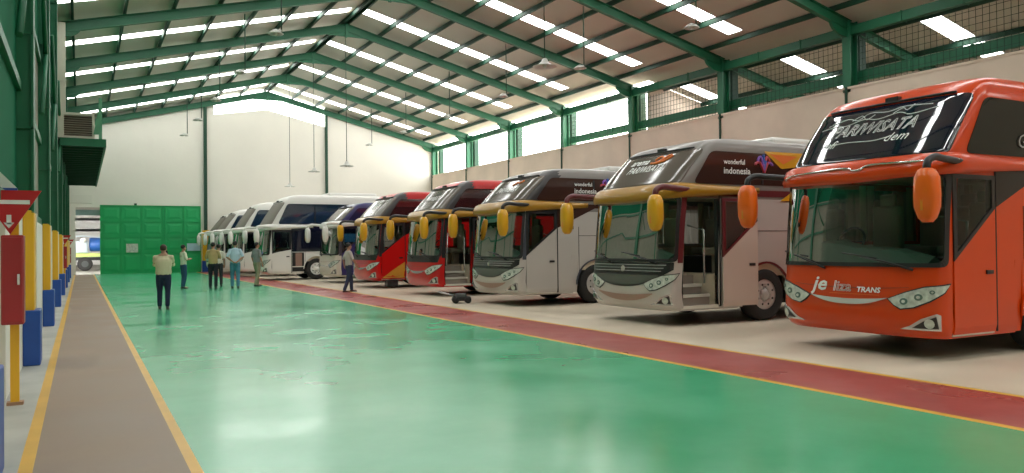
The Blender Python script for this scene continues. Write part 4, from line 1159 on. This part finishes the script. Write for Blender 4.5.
person('man in grey shirt and khaki trousers standing before the tall white coach', 6.12, 32.6, PI/2+.5, 1.72, (.22, .23, .23), (.28, .25, .16), arms='down', stride=.13, build=1.0, head_turn=-.3)
person('man in pale grey shirt and jeans walking on the red strip', 7.87, 26.1, PI/2+.1, 1.63, (.46, .42, .40), (.025, .035, .08), arms='swing', stride=.17, build=.95, shoes=(.05, .015, .012))

# ------------------------------------------------------------------ sky and light
W = bpy.data.worlds.new('World'); S.world = W; W.use_nodes = True
bg = W.node_tree.nodes['Background']; bg.inputs['Color'].default_value = (1.0, .985, .95, 1); bg.inputs['Strength'].default_value = 6.6
# portals help the renderer find the daylight openings
def portal(loc, rot, sx, sy):
    l = bpy.data.lights.new('daylight_portal', 'AREA'); l.shape = 'RECTANGLE'; l.size = sx; l.size_y = sy; l.cycles.is_portal = True
    o = bpy.data.objects.new('daylight_portal', l); COL.objects.link(o); o.location = loc; o.rotation_euler = rot
al = math.atan(SLOPE)
for (a, b) in strips:
    for sg in (1, -1):
        xm = XC+sg*5.65; portal((xm, (a+b)/2, zroof(xm)+.03), (0, al*sg, 0), 11.2/math.cos(al), b-a)
portal((11.3, YB+.12, 11.2), (-PI/2, 0, 0), 7.4, 1.9)
portal((XR+.34, (FR[0]+FR[2])/2, 7.6), (0, PI/2, 0), 1.7, 12)
portal((.4, YB+.15, 2.2), (-PI/2, 0, 0), 1.4, 4.3)

# ------------------------------------------------------------------ camera
f_, yaw, pit, rol = 799.2, .4947, .0123, .0109
c, s = math.cos(yaw), math.sin(yaw); cp, sp = math.cos(pit), math.sin(pit)
r0 = Vector((c, -s, 0)); fw = Vector((s*cp, c*cp, sp)); u0 = Vector((-s*sp, -c*sp, cp))
r1 = r0*math.cos(rol)-u0*math.sin(rol); u1 = r0*math.sin(rol)+u0*math.cos(rol)
cam = bpy.data.cameras.new('Camera'); co = bpy.data.objects.new('Camera', cam); COL.objects.link(co)
cam.sensor_width = 36; cam.lens = f_/1024*36; cam.shift_y = -.9/1024; cam.clip_end = 300; cam.clip_start = .05
Mx = Matrix.Identity(4)
for i in range(3): Mx[i][0] = r1[i]; Mx[i][1] = u1[i]; Mx[i][2] = -fw[i]
Mx[2][3] = 1.5
co.matrix_world = Mx
S.camera = co
S.view_settings.view_transform = 'Standard'; S.view_settings.look = 'None'; S.view_settings.gamma = 1; S.view_settings.use_curve_mapping = False
S.view_settings.exposure = 1.08
cy = S.cycles; cy.use_denoising = True; cy.max_bounces = 10; cy.diffuse_bounces = 5; cy.glossy_bounces = 4; cy.transparent_max_bounces = 16; cy.caustics_reflective = False; cy.caustics_refractive = False
try: cy.denoiser = 'OPENIMAGEDENOISE'
except Exception: pass
cy.sample_clamp_indirect = 6
